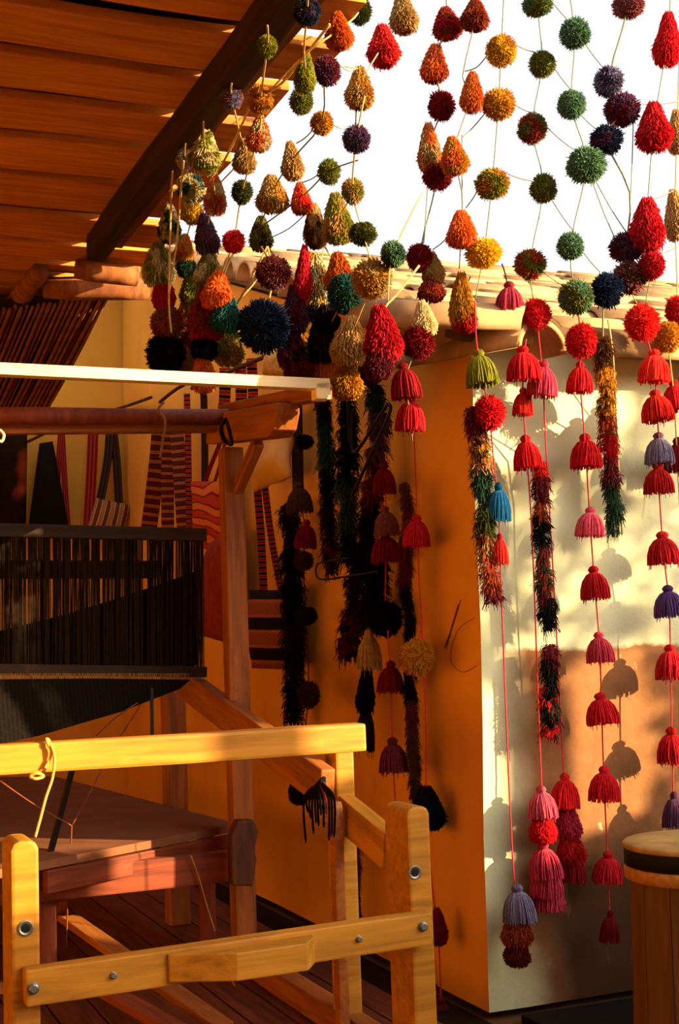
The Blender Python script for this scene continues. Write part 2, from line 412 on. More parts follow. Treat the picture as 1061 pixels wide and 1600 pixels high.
lo = mesh_obj('sun_filter_foliage', lv, lf, M_LEAF); put(lo, Matrix.Identity(4), tree); tag(lo, kind='stuff')
ground = block('ground', [(-9, -12), (14, -12), (14, 9), (-9, 9)], -.3, -.03, M_EARTH)

# porch floor boards
M_FLOORB = wood('floor_board_wood', '#7a3c22', '#3c1a10', 'X', .6, .6)
floor = block('floor', [(-5.1, -3.2), (-.02, -3.2), (-.02, 5.4), (-5.1, 5.4)], -.03, -.022, plain('floor_gap_dark', '#1c0e08', .9))
xb = -1.95
for i in range(12):
    w_ = .15+random.uniform(-.01, .012)
    beam('floor_board', W(xb+w_/2, -1.2, -.011), W(xb+w_/2, 5.3, -.011), w_-.008, .022, M_FLOORB, floor, bevel=.002); xb += w_

# ---- porch ceiling: planks across, one long timber under their ends
ZC = 3.10
M_PLANK = wood('ceiling_plank_wood', '#dc8c3c', '#a85a20', 'X', .5, .8)
M_BEAMD = wood('dark_beam_wood', '#3a2416', '#1c100a', 'X', .5, .85)
ceil = block('ceiling', [(-5.2, -5), (-.92, -5), (-.92, 5.42), (-5.2, 5.42)], ZC+.06, ZC+.14, M_BEAMD)
seamsY = [-95, -10, 75, 145, 207, 270, 327, 372, 405]
bs = [(onz(0, y, ZC)-K).dot(V) for y in seamsY]
edge_a = [(onz(*p, ZC)-K).dot(U) for p in ((598, 28), (420, 205), (262, 360))]
EDGE = sum(edge_a)/3
while bs[-1] < 2.5: bs.append(bs[-1]+.22)
pre = [bs[0]-.42*(k+1) for k in range(3)]; bs = pre[::-1]+bs
for i in range(len(bs)-1):
    b0, b1 = bs[i], bs[i+1]; gap = .075
    beam('ceiling_plank', W(-3.6, (b0+b1)/2, ZC+.02+random.uniform(-.008, .008)), W(EDGE+random.uniform(-.05, .04), (b0+b1)/2+random.uniform(-.01, .01), ZC+.02+random.uniform(-.008, .008)),
         (b1-b0)-gap, .035, M_PLANK, ceil, bevel=.006, cuts=14, warp=.012, seed=i)
# edge timber
ab = [(onz(*p, ZC-.1)-K).dot(U) for p in ((448, 0), (165, 372))]
AB = sum(ab)/2 + .02
BEND = (onz(150, 405, ZC-.1)-K).dot(V)
roof_beam = beam('roof_beam', W(AB, -3.2, ZC-.06), W(AB, BEND, ZC-.06), .085, .12, M_BEAMD, None, bevel=.015, cuts=20, warp=.014, seed=3)
tag(roof_beam, 'dark hand-hewn timber running under the ends of the ceiling planks', 'beam')
lath = beam('roof_lath', W(AB+.10, -3.0, ZC-.02), W(AB+.10, BEND, ZC-.02), .045, .05, wood('lath_wood', '#a8642c', '#5a3014', 'X'), None, bevel=.006, cuts=12, warp=.01, seed=9)
tag(lath, 'thin sunlit lath fixed along the outer side of the dark roof timber', 'lath')

# ---- clay tile roof over the adobe building
M_TILE = plain('weathered_clay_tile', '#b08a62', .85, 0, .45, 7, .4)
slab_v = [W(-.02, -.05, ZW), W(4.4, -.05, ZW), W(4.4, 5.4, ZW+SLOPE*5.4), W(-.02, 5.4, ZW+SLOPE*5.4)]
roof = mesh_obj('roof', slab_v+[p+Z*.07 for p in slab_v], [(3, 2, 1, 0), (4, 5, 6, 7), (0, 1, 5, 4), (1, 2, 6, 5), (2, 3, 7, 6), (3, 0, 4, 7)], plain('roof_mud', '#6a5038', .95))
tag(roof, kind='structure')
def tile_mesh(r0, r1, ln, th=.016, n=12):
    v = []; f = []
    for e, (x, r) in enumerate(((-ln/2, r0), (0, (r0+r1)/2), (ln/2, r1))):
        for rr in (r, r-th):
            for k in range(n+1):
                q = pi*k/n; v.append((x, cos(q)*rr, sin(q)*rr*.86))
    m = n+1
    for e in range(2):
        o = e*2*m
        for k in range(n):
            f.append((o+k, o+k+1, o+2*m+k+1, o+2*m+k)); f.append((o+m+k, o+3*m+k, o+3*m+k+1, o+m+k+1))
        f.append((o, o+2*m, o+3*m, o+m)); f.append((o+n, o+m+n, o+3*m+n, o+2*m+n))
    for o, fl in ((0, 0), (4*m, 1)):
        for k in range(n): f.append((o+k, o+m+k, o+m+k+1, o+k+1) if not fl else (o+k, o+k+1, o+m+k+1, o+m+k))
    me = bpy.data.meshes.new('roof_tile'); me.from_pydata(v, [], f); me.materials.append(M_TILE)
    for p in me.polygons: p.use_smooth = len(p.vertices) == 4
    return me
TM = [tile_mesh(.115, .095, .54), tile_mesh(.105, .09, .50), tile_mesh(.125, .10, .56)]
SPIT = math.atan(SLOPE)
for j in range(24):
    b = -.10+.225*j; z = ZW+.05+SLOPE*max(b, -.02)-(.085 if j == 0 else 0)
    a = -.10+random.uniform(-.05, .03)
    if j == 0: a = .52
    k = 0
    while a < 4.0:
        o = bpy.data.objects.new('roof_tile', random.choice(TM)); COL.objects.link(o)
        x = (U + Z*random.uniform(.005, .05) + V*random.uniform(-.05, .05)).normalized(); y = Z.cross(x).normalized()
        y = (y*cos(SPIT)+Z*sin(SPIT)*.6).normalized(); zz = x.cross(y).normalized(); y = zz.cross(x)
        put(o, frame(W(a+.25, b+random.uniform(-.015, .015), z+random.uniform(-.012, .012)), x, y, zz), roof)
        a += .45+random.uniform(-.03, .03)
# the big end tiles at the corner, their open ends towards the yard
me = tile_mesh(.155, .13, .62, .02, 16)
for (px, py, tilt, dirn) in ((826, 552, .12, 1), (690, 525, -.05, 0)):
    o = bpy.data.objects.new('roof_tile', me); COL.objects.link(o)
    if dirn:
        x = (-V*.93 + U*.28 - Z*.05).normalized(); P = onb(px, py, -.16)-x*.24
    else:
        x = (U*.75 - V*.66 - Z*.12).normalized(); P = onb(px, py, -.02)
    y = Z.cross(x).normalized(); zz = x.cross(y)
    put(o, frame(P, x, y, zz), roof)

# ---- reed lean-to seen at the far left, with its poles
M_REED = plain('reed_brown', '#8a5426', .85, 0, .4, 12, .2)
def reedpt(s, t):
    tl, tr, br, bl = dep(-60, 492, 6.6), dep(172, 470, 6.6), dep(68, 655, 8.9), dep(-110, 655, 8.9)
    return (tl*(1-s)+tr*s)*(1-t)+(bl*(1-s)+br*s)*t
reed = empty('reed_screen', reedpt(.5, 1), 'sloping brown reed screen under the far end of the porch', 'reed screen')
for i in range(26):
    s = (i+.5)/26
    tube('reed', [reedpt(s, 0)+Z*random.uniform(0, .03), reedpt(s+random.uniform(-.004, .004), .5)+Z*random.uniform(-.01, .01), reedpt(s, 1)], .0105+random.uniform(-.002, .002), M_REED, reed, 6, 3)
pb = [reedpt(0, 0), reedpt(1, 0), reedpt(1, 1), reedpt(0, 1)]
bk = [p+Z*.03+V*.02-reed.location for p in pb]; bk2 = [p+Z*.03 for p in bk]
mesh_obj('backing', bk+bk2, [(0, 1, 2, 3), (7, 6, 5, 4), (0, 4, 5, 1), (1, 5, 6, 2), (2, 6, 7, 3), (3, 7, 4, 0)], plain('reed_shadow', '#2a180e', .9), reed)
M_POLE = wood('peeled_pole_wood', '#9a5c30', '#5a3018', 'X', .5, .8)
for (p1, p2, r, lab) in (((68, 450, 6.45), (232, 452, 6.6), .055, 'stout round log end poking out above the reed screen'),
                         ((62, 425, 6.3), (-30, 545, 7.6), .05, 'slanting pole along the left side of the reed screen'),
                         ((118, 420, 6.2), (215, 432, 6.3), .05, 'short dark log tucked under the roof timber end')):
    A, B = dep(*p1), dep(*p2)
    o = rot_cyl('log', [(r*.9, 0), (r*1.05, (B-A).length*.3), (r, (B-A).length*.7), (r*.95, (B-A).length)], A, B-A, M_POLE, None, 14); tag(o, lab, 'log', 'poles by the reed screen')
#@@LOOM
# ================================================================= THE LOOM
M_YEL = wood('honey_loom_wood', '#c88a28', '#946018', 'X', .35, .5)
M_ORG = wood('orange_loom_wood', '#b0682c', '#74401a', 'X', .4, .55)
M_RED = wood('reddish_pole_wood', '#8e4226', '#5a2616', 'X', .4, .6)
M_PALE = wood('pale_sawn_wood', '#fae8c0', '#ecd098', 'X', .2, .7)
M_STEEL = plain('dull_steel', '#8a8a84', .4, .9, .2, 40, .1)
M_IRON = plain('black_iron', '#1a1816', .5, .6, .2, 40, .2)
loom = empty('floor_loom', L(-.6, .6, 0), 'big wooden floor loom of honey and orange timber filling the left foreground', 'loom')
X_ = -U
def post(s, a, z0, z1, w, mat, bev=.008, name='post', top=0):
    o = beam(name, L(a, s, z0), L(a, s, z1), w, w, mat, loom, up=V, bevel=bev); return o
def round_post(name, s, a, z0, z1, w, mat):
    c = w*.28
    pts = [(-w/2, z0), (w/2, z0), (w/2, z1-c), (w/2-c*.35, z1-c*.3), (w/2-c, z1), (-w/2+c, z1), (-w/2+c*.35, z1-c*.3), (-w/2, z1-c)]
    return prism(name, pts, L(a, s, 0), U, V, Z, w, mat, loom, .006)
# tall right post, rear right post, mid front post, low front posts
post(0, -.045, 0, 2.09, .085, M_ORG)
PR = onS(278, 1430); sR = -(PR-TF).dot(V)
post(sR, 0, 0, 1.17, .10, M_ORG)
def dpost(name, s, a, z0, z1, w, d, mat):
    c = .022
    pts = [(-w/2, z0), (w/2, z0), (w/2, z1-c), (w/2-c*.35, z1-c*.3), (w/2-c, z1), (-w/2+c, z1), (-w/2+c*.35, z1-c*.3), (-w/2, z1-c)]
    return prism(name, pts, L(a, s, 0), U, V, Z, d, mat, loom, .008)
P1 = onS(525, 1200, -.033); sM = -(P1-TF).dot(V)-.05
dpost('post', sM, 0, 0, (onS(532, 1172)).z+.022, .066, .10, M_YEL)
PD = .165; P2 = onS(636, 1268, -.036); sE = -(P2-TF).dot(V); sF = sE-PD/2; zF = P2.z+.012
fr = dpost('post', sF, 0, 0, zF, .072, PD, M_YEL)
Pl = ons(39, 1340, sE); aL = (Pl-TF).dot(U)
fl = dpost('post', sF, aL, 0, zF, .072, PD, M_YEL)
# lower front beam bolted on the posts
sB = sE+.028
Q1 = ons(668, 1449, sB); Q0 = ons(38, 1541, sB)
lb = beam('lower_beam', Q0, Q1, .055, .092, M_YEL, loom, bevel=.006, cuts=8, warp=.004, seed=2)
def bolt(x, y, s, r, parent, name='bolt', mat=M_STEEL):
    P = ons(x, y, s); n = -V
    rot_cyl(name, [(r*1.25, 0), (r*1.25, .003), (r*.95, .0035), (r*.95, .012), (r*.7, .014)], P, n, mat, parent, 12, False)
bolt(660, 1447, sB+.027, .013, lb); bolt(52, 1544, sB+.027, .013, lb)
bolt(560, 1467, sB+.027, .008, lb, 'screw_head'); bolt(177, 1524, sB+.027, .008, lb, 'screw_head')
def hole(x, y, parent):
    P = ons(x, y, sE)
    rot_cyl('bolt_hole', [(.021, 0), (.021, .003), (.017, .0035), (.013, .002), (.013, .0025), (.004, .0005)], P, -V, M_STEEL, parent, 14, False)
    rot_cyl('hole_core', [(.012, 0), (.012, .0036), (.006, .0037)], P, -V, M_IRON, parent, 12, False)
hole(648, 1363, fr); hole(40, 1450, fl)
# chamfered hand rest on the lower beam
c0 = ons(262, 1512, sB+.028); c1 = ons(490, 1478, sB+.028); ln = (c1-c0).length
x = (c1-c0).normalized(); zz = V.cross(x).normalized() if V.cross(x).z > 0 else -V.cross(x).normalized()
# outline seen from above: chamfered towards the camera
prism('hand_rest', [(0, 0), (ln, 0), (ln-.01, .035), (ln-.055, .10), (.16, .10), (0, .012)], (c0)+Z*.0, x, -Z, -V, .072, M_YEL, loom, .004)
# upper breast beam
B1 = onS(566, 1151); zB = B1.z; sBB = -(B1-TF).dot(V)
bb = beam('breast_beam', B1-U*1.75, B1, .075, .088, M_YEL, loom, bevel=.010, cuts=8, warp=.004, seed=5)
# arm from the mid post down to the front post, side sill, long diagonal brace
beam('side_arm', onS(532, 1262), onS(612, 1330), .055, .115, M_YEL, loom, up=Z, bevel=.006)
beam('side_sill', L(0, -.1, .045), L(0, sF+.1, .045), .07, .09, M_ORG, loom)
beam('diagonal_brace', onS(268, 1052, -.09), onS(512, 1232, -.09), .05, .125, M_ORG, loom)
# rounded lever with its peg beside the mid post
lv0 = onS(524, 1252, -.062)
prism('lever', [(-.022, -.75), (.022, -.75), (.022, -.02), (.012, 0), (-.012, 0), (-.022, -.02)], lv0, -V, U, Z, .035, M_ORG, loom, .005)
pg = onS(520, 1262, -.085); tube('peg', [pg, pg-U*.05+Z*.008], .008, M_IRON, loom, 8, 0)
# head of the loom: cap block, knee, top side rail, white-lit front rail, cross poles
C0 = onS(338, 672, -.045); C1 = onS(450, 656, -.045)
cl = (C1-C0).length; cx = (C1-C0).normalized(); cy = Z.cross(cx).normalized(); cz = cx.cross(cy)
prism('cap_block', [(0, -.06), (cl-.09, -.06), (cl-.03, -.035), (cl, .02), (cl, .06), (0, .06)], C0, cx, cy, cz, .09, M_ORG, loom, .005)
beam('knee_brace', onS(404, 690, -.03), onS(368, 772, -.03), .04, .05, M_ORG, loom, up=V)
W1 = onS(500, 601); sW = -(W1-TF).dot(V)
beam('top_side_rail', onS(352, 643), onS(505, 612), .07, .055, M_ORG, loom)
W1 = ons(512, 602, sW+.03)
WL = ons(-60, 575, sW+.03)
ray0 = W1 - U*1.75
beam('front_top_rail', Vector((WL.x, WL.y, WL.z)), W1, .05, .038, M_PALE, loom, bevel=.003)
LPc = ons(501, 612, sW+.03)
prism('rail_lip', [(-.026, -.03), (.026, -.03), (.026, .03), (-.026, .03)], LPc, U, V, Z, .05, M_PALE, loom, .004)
m1 = ons(356, 652, .02); m0 = ons(-60, 649, .02)
x = m1-m0
rot_cyl('cross_pole', [(.033, 0), (.035, x.length*.3), (.032, x.length*.7), (.034, x.length)], m0, x, M_RED, loom, 16)
beam('cross_rail', ons(-60, 667, .0)+V*.05, ons(352, 664, .0)+V*.05, .05, .045, M_ORG, loom, bevel=.004)
tube('leather_loop', [onS(352, 655, -.1), onS(345, 668, -.1), onS(350, 688, -.1), onS(362, 694, -.095), onS(358, 672, -.095), onS(354, 655, -.09)], .008, M_IRON, loom, 6, 5)
# heddle bars, slat and shed stick, reed bar
sH = -.35
M_DKB = wood('smoky_bar_wood', '#3a2616', '#1a100a', 'X', .4, .7)
beam('heddle_bar', ons(-60, 827, sH), ons(322, 836, sH), .035, .055, M_DKB, loom, bevel=.004)
beam('heddle_bar', ons(-60, 1045, sH), ons(322, 1050, sH), .035, .045, M_DKB, loom, bevel=.004)
beam('shed_stick', ons(-60, 890, sH-.05), ons(246, 890, sH-.05), .025, .075, wood('shed_stick_wood', '#6a3c20', '#3a1e10', 'X'), loom, bevel=.004)
# warp and heddle threads
M_WARP = plain('dark_warp_thread', '#22160c', .9, 0, .5, 30, .1)
v = []; f = []
for i in range(560):
    xx = -55+373*i/560+random.uniform(-.6, .6); y1 = 836+random.uniform(-2, 2)
    if noise.noise(Vector((xx*.13, 3, 1))) > .36 or random.random() < .05: continue
    for (ya, yb, so_) in ((836, 1044, sH+random.choice((-.012, .0, .012))),):
        A = ons(xx, ya, so_); B = ons(xx+random.uniform(-2, 2), yb, so_)
        tube_data([A, (A+B)/2+U*random.uniform(-.003, .003), B], .0019, 3, v, f, False)
o0 = ons(130, 1044, sH)
wp = mesh_obj('heddle_threads', [p-o0 for p in v], f, M_WARP, None); put(wp, Matrix.Translation(o0), loom); tag(wp, kind='stuff')
M_CLOTH = woven('black_woven_cloth', '#0e0b08', '#161210', '#120d08', 60, .95, 'X')
def cloth_poly(name, pts, s0, slope, mat):
    """pts px polygon on a plane; s grows with slope down the sheet; real thickness"""
    ymin = min(p[1] for p in pts); A = [ons(px, py, s0+slope*(py-ymin)/100) for px, py in pts]; n = len(A)
    o0 = A[-1].copy(); B = [p+V*.012 for p in A]
    fs = [tuple(range(n)), tuple(range(n, 2*n))[::-1]]+[(i, n+i, n+(i+1) % n, (i+1) % n) for i in range(n)]
    o = mesh_obj(name, [p-o0 for p in A+B], fs, mat, None); put(o, Matrix.Translation(o0), loom)
    lay = o.data.uv_layers.new(name='UVMap')
    for lp in o.data.loops:
        p = (A+B)[lp.vertex_index]; lay.data[lp.index].uv = ((p-o0).dot(U), p.z)
    return o
cloth_poly('woven_cloth', [(-60, 1008), (0, 986), (110, 958), (215, 925), (306, 893), (312, 960), (308, 1040), (150, 1042), (-60, 1042)], sH-.03, 0, M_CLOTH)
cloth_poly('woven_cloth', [(-60, 1062), (150, 1060), (298, 1062), (282, 1076), (190, 1112), (60, 1150), (-60, 1175)], sH+.05, .1, M_CLOTH)
# warp fringe between cloth and bar
v = []; f = []
for i in range(230):
    xx = -50+345*i/230+random.uniform(-.8, .8)
    A = ons(xx, 1052, sH+.03); B = ons(xx+random.uniform(-4, 4), 1095+random.uniform(-20, 14)-max(0, (xx-160)*.16), sH+.045)
    tube_data([A, B], .0016, 3, v, f, False)
o0 = ons(130, 1090, sH); wp = mesh_obj('warp_threads', [p-o0 for p in v], f, plain('pale_warp_thread', '#8a6a38', .9, 0, .5, 30, .1), None)
put(wp, Matrix.Translation(o0), loom); tag(wp, kind='stuff')
# rear lower rail with its ratchet bracket, thin upright slat, treadle cords
beam('rear_rail', ons(-60, 1395, .05), ons(384, 1350, .05), .06, .115, M_RED, loom)
br = onS(378, 1330, -.11)
prism('ratchet_bracket', [(-.05, -.12), (.03, -.13), (.05, -.03), (.035, .02), (.06, .07), (.045, .115), (-.02, .12), (-.05, .06)], br, U, V, Z, .06, wood('dark_bracket_wood', '#5a3018', '#2c160c', 'Z'), loom, .008)
beam('treadle', onz(55, 1398, .30), onz(350, 1606, .10), .07, .028, M_ORG, loom, bevel=.003)
beam('treadle', onz(135, 1530, .16), onz(330, 1640, .10), .07, .028, M_RED, loom, bevel=.003)
beam('slanted_strut', onz(78, 1335, .55), ons(112, 1205, -.4), .02, .022, M_IRON, loom, up=V, bevel=.002)
beam('rear_post', onz(92, 1480, .1), onz(90, 1400, .35), .06, .06, M_RED, loom, up=V)
M_CORDR = plain('reddish_cord', '#7a4226', .9, 0, .3, 60)
J = ons(112, 1290, -.1)
for pts in ([ons(0, 1220, -.1), ons(55, 1258, -.1), J], [ons(168, 1180, -.1), ons(140, 1240, -.1), J], [J, ons(110, 1340, -.1), ons(106, 1400, -.1), ons(104, 1480, -.1)],
            [ons(220, 1100, -.2), ons(195, 1140, -.2), ons(168, 1180, -.1)], [ons(215, 1098, -.2), ons(180, 1122, -.2), ons(150, 1150, -.2)]):
    tube('treadle_cord', pts, .0032, M_CORDR, loom, 5, 4)
tube('warp_cord', [ons(298, 1336, .1), ons(312, 1375, .1), ons(325, 1420, .1), ons(336, 1455, .1)], .003, plain('tan_twine', '#b07a40', .9), loom, 5, 5)
tube('warp_cord', [ons(362, 1530, .1), ons(380, 1570, .1), ons(400, 1605, .1)], .003, plain('tan_twine', '#b07a40'), loom, 5, 5)
beam('hanging_slat', ons(237, 1075, -.15), ons(238, 1170, -.15), .012, .014, M_IRON, loom, up=V, bevel=.001)

# twine looped on the breast beam
def onB(x, y, off=.0): return onp(x, y, B1-V*off, V)
tw = empty('twine', onB(75, 1180, .05), 'loop of pale twine hanging over the yellow breast beam', 'twine')
M_TW = plain('pale_twine', '#d8a050', .9, 0, .2, 80)
tube('loop', [onB(70, 1200, .05), onB(78, 1186, .05), onB(80, 1172, .05), onB(74, 1161, .052), onB(72, 1155, .03), onB(76, 1156, .0), onB(82, 1168, -.04)], .0042, M_TW, tw, 6, 6)
tube('tail', [onB(72, 1157, .04), onB(80, 1165, .055), onB(85, 1185, .06), onB(82, 1215, .06), onB(72, 1245, .062), onB(64, 1275, .062), onB(55, 1308, .062)], .0042, M_TW, tw, 6, 6)
tube('knot', [onB(47, 1212, .05), onB(58, 1208, .058), onB(68, 1213, .055), onB(56, 1217, .06), onB(47, 1214, .05)], .005, M_TW, tw, 6, 5)
t2 = tube('twine', [ons(256, 628, .06), ons(248, 640, .065), ons(258, 658, .07), ons(254, 690, .07), ons(250, 715, .07)], .005, plain('grey_brown_twine', '#8a6a48', .9), None, 6, 6)
tag(t2, 'knotted brown twine tied round the reddish cross pole', 'twine')
t3 = tube('twine', [ons(0, 672, .09), ons(6, 680, .1), ons(2, 690, .1), ons(-6, 684, .1)], .006, plain('whitish_twine', '#cfc0a0', .9), None, 6, 6); tag(t3, 'end of whitish twine at the left edge under the cross pole', 'twine')
# bundle of dark yarn thrums on the lever peg
th_ = empty('thrum_bundle', onS(495, 1300, -.12), 'dark bundle of leftover yarn ends hanging from the loom peg', 'yarn bundle')
for i in range(12):
    xe = 478+i*4.0; ye = 1262+random.uniform(0, 70); c = random.choice(['black', 'darkbrown', 'black', 'navy', 'rust' if i > 7 else 'black'])
    tube('yarn_end', [onS(507, 1214+i*1.5, -.10), onS(496+i*.8, 1226, -.13), onS(xe-3+i*.3, 1250, -.13-.003*i), onS(xe, ye, -.13)], [.007]*6+[.006]*6+[.004]*6+[.002], yarn(c), th_, 5, 6)

# ---- table behind the loom
M_TABLE = plain('faded_table_cover', '#84543a', .9, 0, .2, 5, .2)
zt = .56
tq = [onz(-140, 1215, zt), onz(85, 1213, zt), onz(372, 1287, zt), onz(70, 1345, zt), onz(-140, 1385, zt)]
table = empty('table', Vector((sum(p.x for p in tq)/5, sum(p.y for p in tq)/5, 0)), 'low table with a faded brown cover behind the loom', 'table')
n = 5; o0 = table.location
mesh_obj('table_top', [p-o0 for p in tq]+[p-o0-Z*.03 for p in tq], [tuple(range(5)), tuple(range(5, 10))[::-1]]+[(i, 5+i, 5+(i+1) % 5, (i+1) % 5) for i in range(5)], M_TABLE, table)
beam('apron', tq[3]-Z*.075, tq[2]-Z*.075, .03, .08, M_RED, table)
for q in (tq[2]*.93+tq[0]*.07, tq[3]*.9+tq[1]*.1, tq[1]*.92+tq[3]*.08):
    beam('leg', Vector((q.x, q.y, 0)), Vector((q.x, q.y, zt-.03)), .06, .06, M_RED, table, up=V)

# ================================================================= THE DRUM at the right
dz = .70
dc = onz(1090, 1312, dz); dd = depth_of(dc); rr = 116/FPX*dd
drum = empty('wooden_drum', Vector((dc.x, dc.y, 0)), 'tall wooden drum with a hide top at the right edge of the photo', 'drum')
M_STAVE = wood('drum_stave_wood', '#6e4622', '#4a2c14', 'Z', .4, .6)
NS = 14
for i in range(NS):
    q0 = 2*pi*i/NS; q1 = 2*pi*(i+1)/NS; g = .006
    def ringp(q, r, z): return Vector((cos(q)*r, sin(q)*r, z))
    vv = []
    for z, r in ((0, rr*1.02), (dz-.075, rr*.93)):
        for q in (q0+g, q1-g):
            vv += [ringp(q, r, z), ringp(q, r-.02, z)]
    mesh_obj('stave', vv, [(0, 2, 6, 4), (1, 5, 7, 3), (0, 4, 5, 1), (2, 3, 7, 6), (4, 6, 7, 5), (0, 1, 3, 2)], M_STAVE, drum)
b0 = drum.location
rot_cyl('inner_wall', [(rr*.88, .01), (rr*.88, dz-.08)], b0, Z, plain('drum_inside', '#2a180e'), drum, 24)
rot_cyl('rope_rim', [(rr*.93, dz-.105), (rr*.99, dz-.10), (rr*1.0, dz-.075), (rr*.97, dz-.062), (rr*.9, dz-.06)], b0, Z, plain('rim_rope', '#b07a3c', .9, 0, .3, 60), drum, 40)
rot_cyl('black_band', [(rr*.95, dz-.07), (rr*.99, dz-.062), (rr*.985, dz-.014), (rr*.96, dz-.006), (rr*.9, dz-.004)], b0, Z, plain('black_hide_band', '#14110e', .6), drum, 40)
rot_cyl('hide_top', [(rr*.9, dz-.03), (rr*.99, dz-.016), (rr*1.0, dz-.006), (rr*.97, dz), (rr*.6, dz+.001), (rr*.2, dz-.001), (.005, dz-.001)], b0, Z, plain('rawhide', '#b08a54', .6, 0, .4, 9, .5), drum, 40)
dk = onz(1046, 1592, .12)
bx = beam('wooden_box', Vector((dk.x, dk.y, .065))+U*-.01, Vector((dk.x, dk.y, .065))+U*.4, .12, .13, plain('black_paint', '#12100e', .7), None)
tag(bx, 'small black box on the floor at the bottom right corner', 'box')

mt_ = beam('floor_mat', W(.08, -.55, -.015), W(1.9, -.55, -.015), .95, .03, plain('black_mat', '#14100c', .95), None); tag(mt_, 'dark mat on the ground along the foot of the sunlit wall', 'mat')
ch = empty('shade_chest', Vector((2.3, 4.25, 0)), 'waist high wooden chest added out of view right of the drum to shade the wall', 'chest')  # added unseen chest, keeps light off the foot of the sunlit wall
beam('shade_chest_body', Vector((2.3, 3.3, .38)), Vector((2.3, 5.2, .38)), .7, .74, M_STAVE, ch); beam('shade_chest_lid', Vector((2.3, 3.27, .78)), Vector((2.3, 5.23, .78)), .74, .05, M_STAVE, ch)
# ================================================================= HANGINGS ON THE OCHRE WALL
AH = -.055
def G(x, y, a=AH): return ona(x, y, a) if x > 225 else onp(x, y, W(0, 5.25), V)
M_ST1 = woven('red_black_belt', '#8a2420', '#1a1412', '#c05a34', 1.4, .9, 'Y', 1)
M_ST2 = woven('red_belt', '#9a2a22', '#5e1a18', None, 3, .9, 'X')
M_ST3 = woven('dark_belt', '#241a16', '#3a2a20', None, 2.5, .9, 'X')
M_ST4 = woven('banded_sash', '#5a1e18', '#9a5a30', '#1a1210', 1.7, .9, 'Y', .6)
def rod(pts, lab):
    o = tube('hanging_rod', pts, .011, plain('rod_wood', '#4a2a18', .8), None, 7, 4); return tag(o, lab, 'rod')
rod([G(300, 607, -.12), G(360, 580, -.12), G(432, 550, -.12)], 'thin dark wall rod just under the dangling pompoms')
rod([G(35, 694), G(110, 660), G(190, 637), ona(236, 621, -.08)], 'long thin rod with belts slung over it at the far left')
rod([ona(250, 628, -.1), ona(290, 600, -.1), ona(350, 590, -.1)], 'short rod above the patterned belts')
def belt(lab, straps, mat, grp='woven belts on the ochre wall', cat='belt', a=-.1):
    top = straps[0][0][0]
    e = empty('woven_belt', G(*straps[0][0][-1], a), lab, cat, grp)
    for pts, wpx in straps:
        P = [G(px, py, a) for px, py in pts]; ribbon('strap', P, wpx/FPX*depth_of(P[0]), mat, e)
    return e
belt('pair of plain red straps hanging above the left part of the heddle bar', [([(95, 675), (90, 750), (86, 822)], 9), ([(97, 675), (101, 750), (106, 822)], 9)], M_ST2)
belt('wide red patterned strap left of the dark doubled strap', [([(146, 664), (143, 740), (138, 825)], 17)], M_ST2)
pb_ = belt('dark doubled strap carrying a small striped pouch', [([(172, 664), (168, 720), (156, 786)], 13), ([(176, 664), (182, 720), (186, 786)], 13)], M_ST3, cat='bag')
sheet('pouch', [G(150, 778), G(204, 790), G(194, 836), G(134, 832)], .02, woven('pouch_stripe', '#9a6a48', '#5e3420', '#b88a5a', 4, .9, 'X'), pb_, bulge=.04)
belt('broad banded sash flaring downward behind the loom warp', [([(252, 640), (246, 720), (232, 832)], 26), ([(262, 640), (262, 720), (262, 832)], 20), ([(272, 640), (280, 720), (288, 832)], 22)], M_ST4)
belt('narrow red and black patterned belt right of the banded sash', [([(292, 615), (294, 700), (296, 832)], 10)], M_ST1)
belt('slim dark patterned belt nearest the tall loom post', [([(318, 605), (320, 690), (320, 800)], 11)], M_ST3)
belt('short red patterned belts bunched beneath the dark navy pompom', [([(352, 575), (352, 600), (350, 640)], 18), ([(375, 568), (377, 600), (377, 640)], 18), ([(393, 560), (395, 600), (396, 650)], 16)], M_ST1)
belt('bright red strap slanting from behind the cap block', [([(345, 690), (325, 740), (300, 815)], 7), ([(352, 690), (338, 745), (318, 800)], 5)], M_ST2)
rb = empty('red_bag', G(335, 990, -.12), 'red patterned shoulder bag half hidden behind the tall post', 'bag')
sheet('bag_flap', [G(300, 752, -.12), G(352, 752, -.12), G(350, 870, -.12), G(306, 850, -.12)], .015, woven('red_orange_weave', '#b03a22', '#d07030', '#7a1c18', 4, .9, 'Y', 6), rb, bulge=.02, wrinkle=.01)
sheet('bag_body', [G(328, 850, -.14), G(360, 830, -.14), G(360, 1005, -.14), G(305, 990, -.14)], .02, plain('red_bag_cloth', '#8a3020', .9, 0, .3, 25), rb, bulge=.05, wrinkle=.02, seed=4)
sb = empty('striped_bag', G(420, 1045, -.1), 'brown shoulder bag with black stripes right of the tall post', 'bag')
sheet('bag_body', [G(392, 922, -.1), G(448, 922, -.1), G(449, 1046, -.1), G(396, 1044, -.1)], .02, woven('brown_black_stripe', '#8a4a2c', '#16100e', '#a05a38', 2.6, .9, 'Y'), sb, bulge=.05)
for pts, w_ in (([(402, 762), (408, 840), (412, 924)], 13), ([(414, 762), (424, 840), (436, 905), (440, 924)], 11)):
    ribbon('strap', [G(px, py, -.1) for px, py in pts], w_/FPX*6.3, M_ST1, sb)
wb = sheet('plastic_bag', [G(396, 660, -.12), G(448, 655, -.12), G(452, 745, -.12), G(394, 770, -.12)], .02, plain('milky_plastic', '#d8b070', .4, 0, .2, 8, .6), None, bulge=.05, wrinkle=.03, seed=2)
tag(wb, 'milky plastic bag hanging behind the loom cap block', 'bag')
